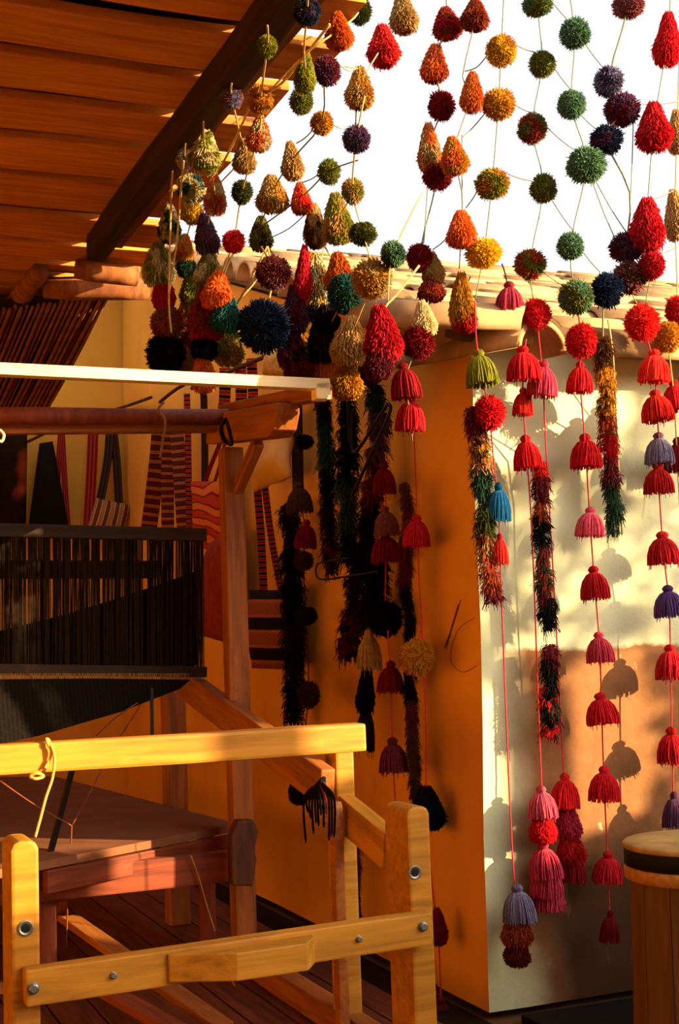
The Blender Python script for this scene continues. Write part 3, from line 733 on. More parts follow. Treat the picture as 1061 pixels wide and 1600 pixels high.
db = sheet('dark_bag', [G(62, 693), G(82, 690), G(108, 830), G(44, 830)], .03, plain('black_cloth', '#161210', .95), None, bulge=.05); tag(db, 'black cloth bag on the far wall left of the red straps', 'bag')
cb = sheet('mottled_shawl', [G(-30, 672), G(42, 680), G(40, 830), G(-30, 830)], .03, yarn('darkbrown', 'rust', .55), None, bulge=.06, wrinkle=.03, seed=6); tag(cb, 'mottled brown shawl hanging at the far left edge', 'shawl')
nb = sheet('net_bag', [G(424, 548, -.12), G(452, 548, -.12), G(458, 592, -.12), G(416, 592, -.12)], .02, plain('straw_net', '#c89a4a', .9, 0, .4, 40, .5), None, bulge=.05); tag(nb, 'straw coloured net bag below the dangling pompoms', 'bag')
dkpost = beam('wall_batten', G(462, 560, -.03), G(466, 770, -.03), .05, .03, M_DKB, None, up=V); tag(dkpost, 'dark upright batten on the ochre wall beside the plastic bag', 'batten')
# bent iron hooks
hk = empty('iron_hook', G(550, 780, -.16), 'bent black iron bar leaning among the dark braids', 'iron bar')
tube('bar', [G(552, 640, -.16), G(549, 680, -.16), G(556, 706, -.16), G(600, 640, -.16), G(608, 632, -.16), G(608, 648, -.16), G(580, 710, -.16), G(550, 775, -.16)], .007, M_IRON, hk, 7, 6)
tube('bar', [G(543, 625, -.16), G(545, 650, -.16), G(546, 690, -.16)], .007, M_IRON, hk, 7, 4)
hg = empty('wire_hanger', G(515, 905, -.13), 'black wire hanger holding a short braid on the ochre wall', 'hanger')
tube('wire', [G(545, 872, -.13), G(505, 878, -.13), G(494, 886, -.13), G(500, 905, -.13), G(545, 900, -.13), G(590, 893, -.13)], .004, M_IRON, hg, 6, 4)
#@@GARLANDS
# ================================================================= POMPOMS, TASSELS, BRAIDS
rnd = random.Random(11)
def strand(v, f, pts, r0, r1, n=3):
    m = len(pts); tube_data(pts, [r0+(r1-r0)*i/(m-1) for i in range(m)], n, v, f, False)
def to_mesh(name, v, f):
    me = bpy.data.meshes.new(name); me.from_pydata([tuple(p) for p in v], [], f)
    me.materials.append(yarn('red'))
    for p in me.polygons: p.use_smooth = True
    return me
def core(v, f, prof, n=12):
    b = len(v)
    for r, z in prof:
        for k in range(n):
            q = 2*pi*k/n; v.append(Vector((cos(q)*r, sin(q)*r, z)))
    for i in range(len(prof)-1):
        for k in range(n): f.append((b+i*n+k, b+i*n+(k+1) % n, b+(i+1)*n+(k+1) % n, b+(i+1)*n+k))
def m_pompom(seed, N=1500):
    r = random.Random(seed); v = []; f = []
    core(v, f, [(.02, -.40)]+[(.41*sin(pi*i/8), -.41*cos(pi*i/8)) for i in range(1, 8)]+[(.02, .40)])
    for i in range(N):
        z = 1-2*(i+.5)/N; q = i*2.39996+r.uniform(-.2, .2); rr = sqrt(1-z*z); d = Vector((rr*cos(q), rr*sin(q), z))
        lump = 1+.09*noise.noise(d*2.1+Vector((seed, 0, 0)))+.0*z
        ln = .5*lump*r.uniform(.90, 1.04)
        e = Vector((r.gauss(0, 1), r.gauss(0, 1), r.gauss(0, 1)-.6))*.03
        strand(v, f, [d*.36, d*ln+e], .017, .013)
    return to_mesh('pompom', v, f)
def cone_r(t, fat=1.0):        # t 0 top .. 1 bottom
    return (.13+.37*min(1, t/.66)**.8)*fat if t < .70 else .5*(1-.62*((t-.70)/.30)**2.2)
def m_cone(seed, N=1300):
    r = random.Random(seed); v = []; f = []
    core(v, f, [(max(.02, cone_r(i/9)*.74), .5-i/9*.95) for i in range(10)]+[(.02, -.47)])
    for i in range(N):
        t = ((i+.5)/N)**.62; q = i*2.39996+r.uniform(-.2, .2)
        R_ = cone_r(t)*(1+.12*noise.noise(Vector((cos(q)*1.4, sin(q)*1.4, t*2+seed))))
        z = .5-t; d = Vector((cos(q), sin(q), 0))
        p0 = d*R_*.66+Z*(z+.05); p2 = d*R_*r.uniform(.92, 1.07)+Z*(z-.03-r.uniform(0, .05))+Vector((r.gauss(0, .02), r.gauss(0, .02), 0))
        strand(v, f, [p0, (p0+p2)/2+d*.03, p2], .016, .012)
    for i in range(70):
        q = r.uniform(0, 2*pi); rr = .42*sqrt(r.random()); d = Vector((cos(q)*rr, sin(q)*rr, 0))
        strand(v, f, [d-Z*.3, d*1.02-Z*r.uniform(.46, .53)], .026, .016)
    return to_mesh('pompom', v, f)
def m_tassel(seed, N=150, flare=1.0):
    r = random.Random(seed); v = []; f = []
    # head
    core(v, f, [(.02, .5), (.10, .49), (.155, .44), (.165, .38), (.12, .315), (.10, .29)], 14)
    for i in range(46):
        q = 2*pi*i/46; d = Vector((cos(q), sin(q), 0))
        strand(v, f, [d*.03+Z*.505, d*.12+Z*.47, d*.172+Z*.40, d*.125+Z*.305], .017, .017)
    core(v, f, [(.10, .30), (.22, .24), (.33, .10), (.39, -.1), (.41, -.3), (.40, -.40), (.02, -.38)], 14)
    for i in range(N):
        q = i*2.39996; d = Vector((cos(q), sin(q), 0)); k = r.uniform(.82, 1.06)*flare; zb = -.5+r.uniform(0, .07)
        s_ = Vector((-d.y, d.x, 0))*r.gauss(0, .035)
        strand(v, f, [d*.10+Z*.31, d*.25*k+Z*.23, d*.38*k+Z*.06+s_*.5, d*.455*k-Z*.18+s_, d*.475*k+Z*zb+s_*1.6], .021, .018, 4)
    for i in range(8):
        q = r.uniform(0, 2*pi); d = Vector((cos(q), sin(q), 0)); zb = -.5-r.uniform(.02, .14)
        strand(v, f, [d*.30-Z*.2, d*.40-Z*.4, d*.43+Z*zb], .016, .012)
    return to_mesh('tassel', v, f)
def m_binding():
    v = []; f = []
    for j in range(3):
        pts = [Vector((cos(2*pi*k/12)*.125, sin(2*pi*k/12)*.125, .295+.018*j)) for k in range(13)]
        tube_data(pts, .016, 4, v, f, False)
    return to_mesh('binding', v, f)
def m_tuft(seed, N=190):
    r = random.Random(seed); v = []; f = []
    core(v, f, [(.05, .5), (.16, .3), (.18, 0), (.14, -.3), (.05, -.5)], 8)
    for i in range(N):
        t = r.random(); z = .5-t*.85; q = r.uniform(0, 2*pi); d = Vector((cos(q), sin(q), 0)); ln = r.uniform(.15, .45); dr = r.uniform(.0, .5)
        p0 = d*.10+Z*z; p1 = d*(.16+ln*.5)+Z*(z-dr*.2); p2 = d*(.14+ln*.75)+Z*(z-dr)+Vector((r.gauss(0, .05), r.gauss(0, .05), 0))
        strand(v, f, [p0, p1, p2], .02, .014)
    return to_mesh('tuft', v, f)
MP = [m_pompom(i) for i in (1, 2, 3, 4)]; MC = [m_cone(i) for i in (1, 2, 3, 4)]; MT = [m_tassel(1), m_tassel(2), m_tassel(3, 150, 1.06), m_tassel(4, 130, .94)]
MB_ = m_binding(); MU = [m_tuft(i) for i in (1, 2, 3, 4, 5)]

def smooth01(t): t = max(0, min(1, t)); return t*t*(3-2*t)
def place_R(x, y):
    b = -.28 + .17*smooth01((y-560)/140); return onb(x, y, b)
def place_L(x, y):
    # under the porch edge the strings hang from the roof timber; further out they hang from the yard wire
    dl = min(5.0, 1.62*FPX/max(60, 1000-y-(x-530)*.035)) if y < 330 else 5.0
    if x > 500:
        k = smooth01((x-500)/110); dl = dl*(1-k) + depth_of(onb(x, y, -.28))*k
    return dep(x, y, dl)
def place_G(x, y): return ona(x, y, -.085)
PL = dict(R=place_R, L=place_L, G=place_G)
M_STR = dict(green=plain('grey_green_string', '#7a7a5a', .9, 0, .3, 90), straw=plain('straw_string', '#c8a468', .9, 0, .3, 90), red=plain('red_string', '#c0303c', .9, 0, .35, 140),
             dark=plain('dark_string', '#3a2020', .9, 0, .3, 90), grey=plain('grey_string', '#8a8478', .9, 0, .3, 90))
KIND = dict(P='pompom', C='pompom', T='tassel')
gi = [0]
def garland(label, pl, string, items, rad=.0028, group=None):
    """items: (x,y) bare string points or (x,y,w,h,type,colour[,colour2])"""
    fn = PL[pl] if isinstance(pl, str) else pl
    pts = [fn(i[0], i[1]) for i in items]
    gi[0] += 1; k_ = {'R': (0, -.016, .012)[gi[0] % 3], 'L': (0, -.035, .03, -.018, .015)[gi[0] % 5], 'G': (0, -.012, -.024)[gi[0] % 3]}.get(pl, 0)
    pts = [CAM+(p-CAM)*(1+k_*(1 if pl != 'R' or it[1] < 480 else .3)) for p, it in zip(pts, items)]
    e = empty('pompom_garland', pts[-1], label, 'garland', group)
    P = []
    for i, p in enumerate(pts):
        P.append(p)
    cut = next((i for i, it in enumerate(items) if it[1] > 440), 0) if (string == 'red' and pl == 'R' and items[0][1] < 0) else 0
    if cut: tube('string', P[:cut+1], .0022, M_STR['green'], e, 5, 3); P = P[cut:]
    if len(P) > 1: tube('string', P, rad, M_STR[string], e, 5, 3)
    for it, p in zip(items, pts):
        if len(it) < 3: continue
        x, y, w, h, ty = it[:5]; c1 = it[5]; c2 = it[6] if len(it) > 6 else None
        me = rnd.choice({'P': MP, 'C': MC, 'T': MT}[ty]); s = depth_of(p)/FPX
        o = bpy.data.objects.new(KIND[ty], me); COL.objects.link(o)
        tilt = Matrix.Rotation(rnd.uniform(-.10, .10), 4, 'X') @ Matrix.Rotation(rnd.uniform(-.10, .10), 4, 'Y')
        grow = 1.17 if (pl == 'L' and y > 395) else 1.05
        M = Matrix.Translation(p) @ tilt @ Matrix.Diagonal((w*s*grow, w*s*grow, h*s*grow, 1)) @ Matrix.Rotation(rnd.uniform(0, 6.28), 4, 'Z')
        o.material_slots[0].link = 'OBJECT'; o.material_slots[0].material = yarn(c1, c2)
        put(o, M, e)
        nm = NAMES.get(c1, c1)
        o['label'] = (nm+' and '+NAMES.get(c2, c2) if c2 else nm)+' yarn '+KIND[ty]
        if ty == 'T':
            b = bpy.data.objects.new('binding', MB_); COL.objects.link(b); b.parent = o
            b.material_slots[0].link = 'OBJECT'; b.material_slots[0].material = yarn(c1)
    return e
def braid(label, pl, path, wpx, cols, step=20, group='shaggy yarn braids', string='dark'):
    fn = PL[pl] if isinstance(pl, str) else pl
    pts = smooth_path([fn(*p) for p in path], 10); tot = sum((pts[i+1]-pts[i]).length for i in range(len(pts)-1))
    e = empty('yarn_braid', pts[-1], label, 'braid', group)
    tube('cord', pts[::3]+[pts[-1]], .006, M_STR[string], e, 5, 0)
    s = depth_of(pts[0])/FPX; n = max(2, int(tot/(step*s))); acc = 0; k = 0; j = 0
    for q in range(n):
        target = tot*(q+.5)/n
        while j < len(pts)-2 and acc+(pts[j+1]-pts[j]).length < target: acc += (pts[j+1]-pts[j]).length; j += 1
        p = pts[j]
        o = bpy.data.objects.new('tuft', rnd.choice(MU)); COL.objects.link(o)
        c = cols[min(len(cols)-1, int(len(cols)*(q+.5+rnd.uniform(-.4, .4))/n))]
        if isinstance(c, tuple): m = yarn(*c)
        else: m = yarn(c)
        w_ = wpx*rnd.uniform(.75, 1.15)*s
        M = Matrix.Translation(p+Vector((rnd.uniform(-.006, .006), rnd.uniform(-.006, .006), 0))) @ Matrix.Diagonal((w_, w_, step*1.7*s, 1)) @ Matrix.Rotation(rnd.uniform(0, 6.28), 4, 'Z') @ Matrix.Rotation(rnd.uniform(-.3, .3), 4, 'X')
        o.material_slots[0].link = 'OBJECT'; o.material_slots[0].material = m; put(o, M, e)
    return e
def lines(name, label, pl, segs, string='grey', rad=.0022):
    fn = PL[pl] if isinstance(pl, str) else pl
    for lab, pts in segs:
        P = [fn(*p) for p in pts]
        if len(P) == 2: P = [P[0], (P[0]+P[1])/2-Z*.04*(P[1]-P[0]).length, P[1]]
        o = tube('string', P, rad, M_STR[string], None, 5, 4); tag(o, lab, 'string', 'thin strings across the bright sky')

GS = 'garlands against the bright sky'; GW = 'garlands on the sunlit wall'; GL = 'garlands by the roof timber'; GO = 'garlands on the ochre wall'
# ---- sky and sunlit wall
garland('rightmost long garland of red cones with a lilac and two purple tassels', 'R', 'red', [(1050, -60), (1043, 60, 42, 78, 'C', 'red'), (1022, 197, 54, 72, 'C', 'red'), (1011, 350, 56, 78, 'C', 'red'), (1018, 414, 40, 44, 'P', 'crimson'),
    (1003, 503, 52, 56, 'P', 'scarlet'), (1022, 572, 48, 50, 'T', 'scarlet'), (1026, 634, 48, 48, 'T', 'scarlet'), (1030, 701, 46, 48, 'T', 'lilac'), (1029, 748, 46, 46, 'T', 'crimson'),
    (1036, 857, 52, 50, 'T', 'crimson'), (1045, 940, 46, 48, 'T', 'purple'), (1048, 1035, 46, 52, 'T', 'crimson'), (1050, 1165, 46, 54, 'T', 'red'), (1053, 1266, 34, 54, 'T', 'plum')], group=GW)
garland('garland at the right edge with tan cones above a yellow pompom', 'R', 'straw', [(1066, -60), (1058, 205, 32, 64, 'C', 'tan'), (1055, 335, 36, 74, 'C', 'tan'), (1058, 485, 36, 46, 'P', 'red'), (1044, 526, 40, 48, 'P', 'gold'),
    (1053, 618, 38, 48, 'T', 'red'), (1058, 712, 40, 54, 'T', 'darkred'), (1062, 790)], group=GW)
garland('garland of dusky purple pompoms ending in a navy pompom over the tiles', 'R', 'green', [(978, -60), (982, 8, 48, 38, 'P', 'dustypink'), (951, 127, 44, 46, 'P', 'violet', 'lilac'), (972, 171, 54, 50, 'P', 'maroon', 'plum'), (947, 218, 50, 44, 'P', 'plum', 'navy'),
    (984, 300), (979, 386, 52, 46, 'P', 'maroon', 'plum'), (984, 433, 52, 50, 'P', 'brown', 'dustypink'), (948, 453, 48, 54, 'P', 'navy'), (942, 512), (944, 545)], .0035, GS)
garland('garland of five sage green pompoms above a row of red tassels', 'R', 'red', [(880, -60), (898, 52, 46, 46, 'P', 'green'), (893, 163, 42, 44, 'P', 'green'), (916, 257, 58, 54, 'P', 'green'), (891, 384, 40, 42, 'P', 'green'), (900, 464, 52, 54, 'P', 'green', 'olive'),
    (908, 532, 46, 54, 'P', 'red'), (906, 590, 38, 48, 'T', 'red'), (915, 705, 48, 52, 'T', 'red'), (922, 816, 44, 44, 'T', 'pink'), (929, 911, 44, 50, 'T', 'crimson'), (937, 1012, 42, 46, 'T', 'rose'),
    (940, 1108, 50, 48, 'T', 'red'), (944, 1225, 46, 52, 'T', 'red'), (950, 1355, 46, 46, 'T', 'crimson'), (953, 1448, 28, 46, 'T', 'darkred')], group=GW)
garland('garland of olive pompoms whose long red string ends in four stacked tassels', 'R', 'red', [(842, -60), (840, 8, 46, 32, 'P', 'green', 'olive'), (847, 100, 40, 40, 'P', 'olive'), (832, 200, 44, 46, 'P', 'olive', 'rust'), (849, 294, 40, 44, 'P', 'olive'), (828, 413, 48, 46, 'P', 'olive', 'rust'),
    (838, 490, 44, 46, 'P', 'red'), (848, 592, 46, 56, 'T', 'rose'), (853, 700), (868, 960), (879, 1180), (883, 1236, 42, 52, 'T', 'red'), (888, 1282, 42, 52, 'C', 'rose'), (891, 1322, 46, 56, 'C', 'crimson'), (894, 1352, 44, 50, 'T', 'darkred')], group=GW)
garland('red tassel garland hung under the arched tile with a rose skirt at its foot', 'R', 'red', [(822, 530), (818, 568, 50, 52, 'T', 'red'), (817, 628, 32, 42, 'T', 'scarlet'), (823, 707, 46, 52, 'T', 'red'), (832, 850), (841, 1100), (846, 1225), (847, 1254, 42, 48, 'T', 'pink'),
    (848, 1290, 44, 48, 'C', 'red'), (851, 1345, 48, 56, 'T', 'rose'), (855, 1375, 50, 50, 'T', 'rose'), (858, 1402, 50, 40, 'T', 'rose')], group=GW)
garland('yellow pompom garland running down past a green tassel to a blue one', 'R', 'red', [(790, -60), (783, 79, 46, 48, 'P', 'yellow', 'ochre'), (779, 163, 50, 46, 'P', 'gold'), (769, 287, 52, 46, 'P', 'ochre', 'limeolive'), (756, 395, 54, 46, 'P', 'yellow'), (742, 470), (744, 530), (751, 575, 46, 56, 'T', 'limeolive'),
    (764, 645, 48, 54, 'P', 'red'), (773, 740), (779, 785, 36, 58, 'T', 'blue'), (781, 858, 28, 46, 'T', 'scarlet'), (784, 950), (795, 1220), (803, 1370), (810, 1412, 50, 56, 'T', 'lilac'), (808, 1448, 48, 56, 'C', 'rust'), (808, 1482, 40, 50, 'C', 'maroon')], group=GW)
garland('single rose tassel looped over the arched roof tile', 'R', 'dark', [(784, 412), (790, 430), (796, 466, 46, 50, 'T', 'rose')], group=GW)
garland('ochre cone with a crimson tassel lying on the corner tiles', 'R', 'dark', [(735, 432), (722, 468, 42, 80, 'C', 'ochre'), (726, 490, 40, 52, 'C', 'crimson'), (742, 520)], group=GS)
garland('garland of orange cones below one reddish brown cone', 'R', 'grey', [(724, -60), (742, 22, 44, 46, 'C', 'rust'), (723, 120), (738, 143, 36, 60, 'C', 'orange'), (720, 200), (709, 242, 42, 56, 'C', 'orange', 'ochre'), (722, 300), (721, 357, 48, 54, 'C', 'orange'), (718, 420)], group=GS)
garland('garland of maroon pompoms sinking to the dark red tassels at the building corner', 'R', 'green', [(692, -60), (698, 35, 46, 46, 'C', 'crimson', 'rust'), (679, 98, 42, 56, 'C', 'orange', 'rust'), (690, 165, 40, 46, 'P', 'darkred'), (671, 230, 38, 72, 'C', 'straw', 'orange'), (684, 273, 44, 46, 'P', 'darkred'),
    (655, 402, 40, 42, 'P', 'darkred'), (676, 418, 36, 48, 'C', 'tan'), (674, 450, 42, 40, 'C', 'rust', 'maroon'), (662, 497, 38, 52, 'C', 'cream'), (653, 535, 50, 50, 'P', 'darkred'), (633, 595, 46, 56, 'T', 'darkred'), (641, 646, 48, 54, 'T', 'crimson'), (644, 690)], group=GS)
garland('big crimson tassel hanging from straw cords over the verge tiles', 'R', 'straw', [(655, 415), (620, 460), (601, 482), (597, 520, 60, 82, 'C', 'crimson'), (590, 560, 46, 60, 'C', 'maroon')], .004, GS)
garland('dark green pompom on a straw cord left of the maroon pompom', 'R', 'straw', [(660, 300), (614, 397, 38, 42, 'P', 'darkgreen', 'green'), (606, 470)], group=GS)
# ---- by the roof timber
garland('garland with a tan cone at the top edge and a scarlet cone beneath', 'L', 'grey', [(596, -40), (630, 20, 44, 60, 'C', 'tan'), (599, 70, 50, 62, 'C', 'scarlet'), (562, 136, 44, 62, 'C', 'tan', 'ochre'), (556, 200)], group=GL)
garland('dark olive pompom and orange cone at the sunlit ends of the planks', 'L', 'straw', [(572, -30), (562, 17, 36, 40, 'P', 'darkolive'), (529, 47, 44, 54, 'C', 'orange'), (480, 82), (425, 138)], group=GL)
garland('navy purple pompom on the timber above two olive ones', 'L', 'straw', [(482, -20), (480, 18, 40, 42, 'P', 'violet', 'navy'), (475, 80), (477, 112, 34, 60, 'C', 'limeolive', 'olive'), (471, 158, 36, 40, 'P', 'olive')], group=GL)
garland('slanting garland from a dark purple pompom down through tan cones', 'L', 'green', [(562, 108), (511, 110, 40, 46, 'P', 'plum', 'maroon'), (503, 192, 34, 36, 'P', 'ochre'), (456, 250, 34, 58, 'C', 'tan'), (425, 302, 48, 54, 'C', 'ochre', 'tan'), (408, 364, 36, 52, 'C', 'limeolive', 'brown'), (426, 395)], group=GL)
garland('garland of a purple pompom, two olive ones and a fluffy tan pompom over the verge', 'L', 'straw', [(570, 150), (557, 217, 42, 42, 'P', 'violet', 'plum'), (551, 298, 34, 40, 'P', 'limeolive', 'tan'), (567, 365, 42, 36, 'P', 'darkolive', 'olive'), (581, 436, 54, 54, 'P', 'straw', 'gold'), (546, 532, 52, 64, 'C', 'straw', 'tan'), (540, 590, 48, 54, 'C', 'ochre')], group=GL)
garland('olive green pompom joined to a small red orange cone', 'L', 'green', [(560, 250), (514, 268, 34, 40, 'P', 'olive'), (470, 309, 32, 48, 'C', 'scarlet', 'orange'), (400, 360)], group=GL)
garland('brown cone beside a wide tan cone over the orange cone and dark shapes', 'L', 'straw', [(552, 300), (527, 340, 48, 74, 'C', 'tan', 'limeolive'), (492, 352, 38, 66, 'C', 'tan', 'brown'), (530, 425, 42, 54, 'C', 'orange'), (538, 458, 46, 54, 'P', 'darkgreen', 'teal'), (512, 522, 60, 76, 'C', 'darkbrown', 'black'), (509, 578, 38, 64, 'T', 'orange')], group=GL)
garland('garland from a lime pompom on the timber down to a red and an orange one', 'L', 'straw', [(418, 40), (418, 72, 30, 34, 'P', 'limeolive'), (407, 156, 38, 44, 'P', 'gold', 'ochre'), (405, 208, 38, 52, 'C', 'orange', 'cream'), (378, 300, 32, 38, 'P', 'darkolive'), (365, 377, 34, 36, 'P', 'scarlet'), (340, 452, 44, 50, 'C', 'orange'), (354, 487, 42, 52, 'C', 'teal')], group=GL)
garland('pinkish purple tuft on the timber above a tan cone', 'L', 'straw', [(362, 130), (362, 152, 34, 34, 'P', 'dustypink', 'lilac'), (376, 215), (382, 243, 36, 50, 'C', 'straw', 'tan'), (330, 300)], group=GL)
garland('pale olive cone followed by orange, dark plum and red cones into the bundle', 'L', 'straw', [(318, 190), (321, 236, 48, 62, 'C', 'cream', 'limeolive'), (336, 304, 36, 58, 'C', 'orange', 'cream'), (322, 365, 38, 60, 'C', 'plum', 'violet'), (326, 420, 40, 52, 'C', 'cream', 'limeolive'), (322, 490, 54, 68, 'C', 'rust', 'crimson'), (319, 543, 36, 40, 'P', 'navy', 'black'), (318, 580, 36, 54, 'C', 'orange')], group=GL)
garland('little lilac flower tuft with teal, yellow and orange pompoms beneath', 'L', 'straw', [(290, 225), (289, 248, 26, 34, 'P', 'lilac', 'cream'), (298, 293, 42, 42, 'P', 'teal', 'cream'), (301, 333, 34, 36, 'P', 'yellow'), (288, 388, 32, 44, 'C', 'orange', 'gold'), (291, 418, 28, 30, 'P', 'darkgreen'), (298, 450, 30, 44, 'C', 'limeolive'), (294, 500, 36, 60, 'C', 'ochre', 'tan'), (291, 560, 38, 64, 'C', 'ochre')], group=GL)
garland('leftmost garland ending in a black pompom over the white rail', 'L', 'straw', [(270, 270), (265, 348, 36, 58, 'C', 'darkgreen', 'cream'), (247, 412, 44, 58, 'C', 'cream', 'limeolive'), (255, 453, 32, 50, 'C', 'crimson'), (262, 505, 46, 50, 'P', 'dustypink', 'rust'), (259, 553, 52, 58, 'P', 'black')], group=GL)
garland('maroon and pink pompom with the biggest navy pompom on double cords', 'L', 'straw', [(408, 385), (427, 425, 48, 44, 'P', 'maroon', 'dustypink'), (418, 478), (412, 508, 68, 72, 'P', 'navy')], .004, GL)
garland('sunlit cream cone above a navy ball and a long brown skirt', 'L', 'straw', [(510, 380), (490, 437, 52, 72, 'C', 'cream', 'gold'), (496, 487, 32, 36, 'P', 'navy', 'violet'), (476, 552, 40, 84, 'C', 'brown', 'ochre')], group=GL)
garland('slender red cone over dark maroon pompoms right of the navy one', 'L', 'straw', [(478, 390), (474, 425, 24, 72, 'C', 'crimson'), (461, 482, 36, 62, 'C', 'maroon', 'plum'), (455, 540, 40, 60, 'C', 'darkbrown', 'maroon'), (467, 580, 42, 36, 'P', 'maroon')], group=GL)
garland('tan olive cone hung on crossed straw cords beside a black ball', 'L', 'straw', [(425, 395), (395, 445), (360, 485), (357, 537, 42, 56, 'C', 'limeolive', 'tan')], .004, GL)
for lab, pts in (('straw cord crossing from the tan cone to the black ball', [(418, 385), (385, 450), (362, 484), (322, 524)]), ('straw cord dropping from the tan cone to the navy pompom', [(418, 385), (424, 410)]),
                 ('looped straw cord through the middle of the bundle', [(365, 395), (350, 430), (352, 468), (345, 486), (322, 488)]), ('straw cords gathered left of the bundle', [(270, 268), (267, 320), (266, 370), (264, 470), (268, 520)]),
                 ('second straw cord of the left bundle', [(287, 252), (282, 310), (276, 380), (264, 460)]), ('straw cord linking the orange cones near the timber', [(400, 140), (376, 200), (345, 260), (330, 275)]),
                 ('thick straw cord along the plank ends', [(515, 38), (480, 82), (440, 130), (405, 150)])):
    P = [place_L(*p)+(CAM-place_L(*p)).normalized()*.09 for p in pts]; o = tube('straw_cord', P, .004, M_STR['straw'], None, 5, 4); tag(o, lab, 'cord', 'straw cords in the pompom bundle')
# ---- thin strings of the net
lines('string', '', 'R', [('thin string slanting between the yellow and olive pompoms top row', [(805, 70), (838, 82)]), ('thin string joining the second yellow and the olive pompom', [(803, 163), (836, 178)]), ('thin string joining the ochre and the lowest olive pompom', [(794, 272), (834, 283)]),
    ('thin string from the top orange cone up to the yellow pompom', [(724, 112), (745, 105), (763, 84)]), ('thin string from the middle orange cone to the second yellow pompom', [(722, 215), (757, 178)]), ('thin string from the lowest orange cone to the ochre pompom', [(728, 325), (748, 295)]),
    ('thin string from the top olive pompom to the upper green pompom', [(858, -4), (888, 32)]), ('thin string from the upper green pompom to the purple one', [(912, 65), (942, 105)]), ('thin string slanting past the middle green pompom', [(866, 106), (894, 142)]),
    ('thin string from the middle green pompom to the third', [(906, 178), (936, 205)]), ('thin string from the rust olive pompom to the third green', [(854, 198), (900, 236)]), ('long thin string crossing below the purple pompoms', [(932, 285), (980, 365)]),
    ('thin string from the lowest olive to the fourth green pompom', [(864, 315), (897, 362)]), ('thin string from the multicoloured pompom to the fifth green', [(848, 424), (884, 448)]), ('thin string between the purple pompom and the red cone', [(996, 162), (1061, 158)]),
    ('thin string between the lowest red cone and the tan cone', [(1016, 312), (1052, 298)]), ('thin string sloping under the fourth green pompom', [(912, 395), (938, 425)]), ('thin string falling from the third green to the navy pompom', [(926, 285), (962, 375)]),
    ('thin upright string between the yellow and orange columns', [(722, 210), (722, 310)]), ('thin string from the orange cone to the maroon pompom', [(698, 372), (676, 390)]), ('thin string fan below the dark red pompom', [(668, 294), (662, 380)]),
    ('thin string crossing the right edge beneath the tan cone', [(1010, 400), (1061, 385)]), ('thin upright string left of the tan cone column', [(990, 170), (984, 340)]), ('thin string leaning from the purple pompoms to the red pompom', [(985, 455), (1002, 485)])])
lines('string', '', 'L', [('thin string between the dark purple pompom and the tan cone', [(531, 102), (556, 108)]), ('thin string slanting from the ochre pompom to the tan cone', [(490, 202), (463, 224)]), ('thin string from the olive pompom to the red orange cone', [(498, 272), (473, 285)]),
    ('thin curved string from the brown cone towards the left bundle', [(480, 332), (450, 358), (416, 374)]), ('thin string between the ochre and the purple pompom', [(520, 194), (540, 202)])], 'grey')
# ---- shaggy braids of the sunlit wall
braid('long shaggy braid, ochre above and black green below, hanging from the eave', 'R', [(943, 535), (946, 600), (951, 690), (957, 770), (961, 838)], 38, ['brown', 'ochre', ('brown', 'ochre'), 'rust', 'crimson', 'maroon', 'darkgreen', 'darkgreen'], 20, string='straw')
tube_o = tube('straw_cord', [place_R(950, 500), place_R(958, 560), place_R(964, 680), place_R(972, 835)], .0035, M_STR['straw'], None, 5, 4); tag(tube_o, 'single straw cord beside the ochre and black green braid', 'cord', 'straw cords on the sunlit wall')
braid('shaggy braid beside the ochre corner, dark green in its middle', 'R', [(740, 645), (749, 700), (756, 790), (764, 880), (769, 942)], 40, ['maroon', ('ochre', 'brown'), 'peach', 'darkgreen', 'darkgreen', 'darkolive', ('tan', 'rust'), 'rust', 'maroon'], 20)
braid('shaggy maroon and black braid between the two long red strings', 'R', [(845, 728), (846, 800), (848, 880), (853, 940), (857, 985)], 36, ['scarlet', 'maroon', 'rust', 'black', 'maroon', ('darkgreen', 'rust'), 'maroon', 'black'], 20)
braid('black yarn braid stub with red ends below the maroon braid', 'R', [(858, 1015), (858, 1060), (860, 1110), (864, 1150)], 36, ['maroon', 'black', 'black', ('red', 'black'), ('darkgreen', 'black'), ('black', 'red')], 22)
# ---- ochre wall
garland('long red string on the ochre wall with one red and three dark tassels', 'G', 'red', [(644, 610), (650, 760), (651, 830, 42, 48, 'T', 'crimson'), (660, 1000), (666, 1150), (666, 1262, 58, 62, 'C', 'black'), (677, 1400), (684, 1447, 30, 52, 'C', 'darkred'), (688, 1530), (690, 1585, 42, 50, 'T', 'maroon')], group=GO)
garland('single ochre pompom tied beside the long red string', 'G', 'red', [(657, 985), (652, 1026, 50, 54, 'P', 'gold')], group=GO)
garland('red cord with two dull maroon tassels above the loom front post', 'G', 'red', [(606, 985), (610, 1058, 40, 48, 'T', 'darkred'), (614, 1180, 46, 52, 'T', 'maroon'), (618, 1262)], group=GO)
garland('dull red tassels and a black pompom under the iron bar', 'G', 'red', [(572, 620), (600, 748, 38, 48, 'T', 'darkred'), (603, 815, 40, 46, 'T', 'dustypink'), (603, 855, 44, 48, 'T', 'darkred'), (602, 965, 52, 54, 'P', 'black')], group=GO)
garland('tan brown tassel over a long black skirt with reddish tips', 'G', 'dark', [(580, 960), (577, 1015, 40, 62, 'T', 'tan'), (572, 1075, 30, 74, 'C', 'black'), (571, 1135, 32, 76, 'T', 'darkbrown')], group=GO)
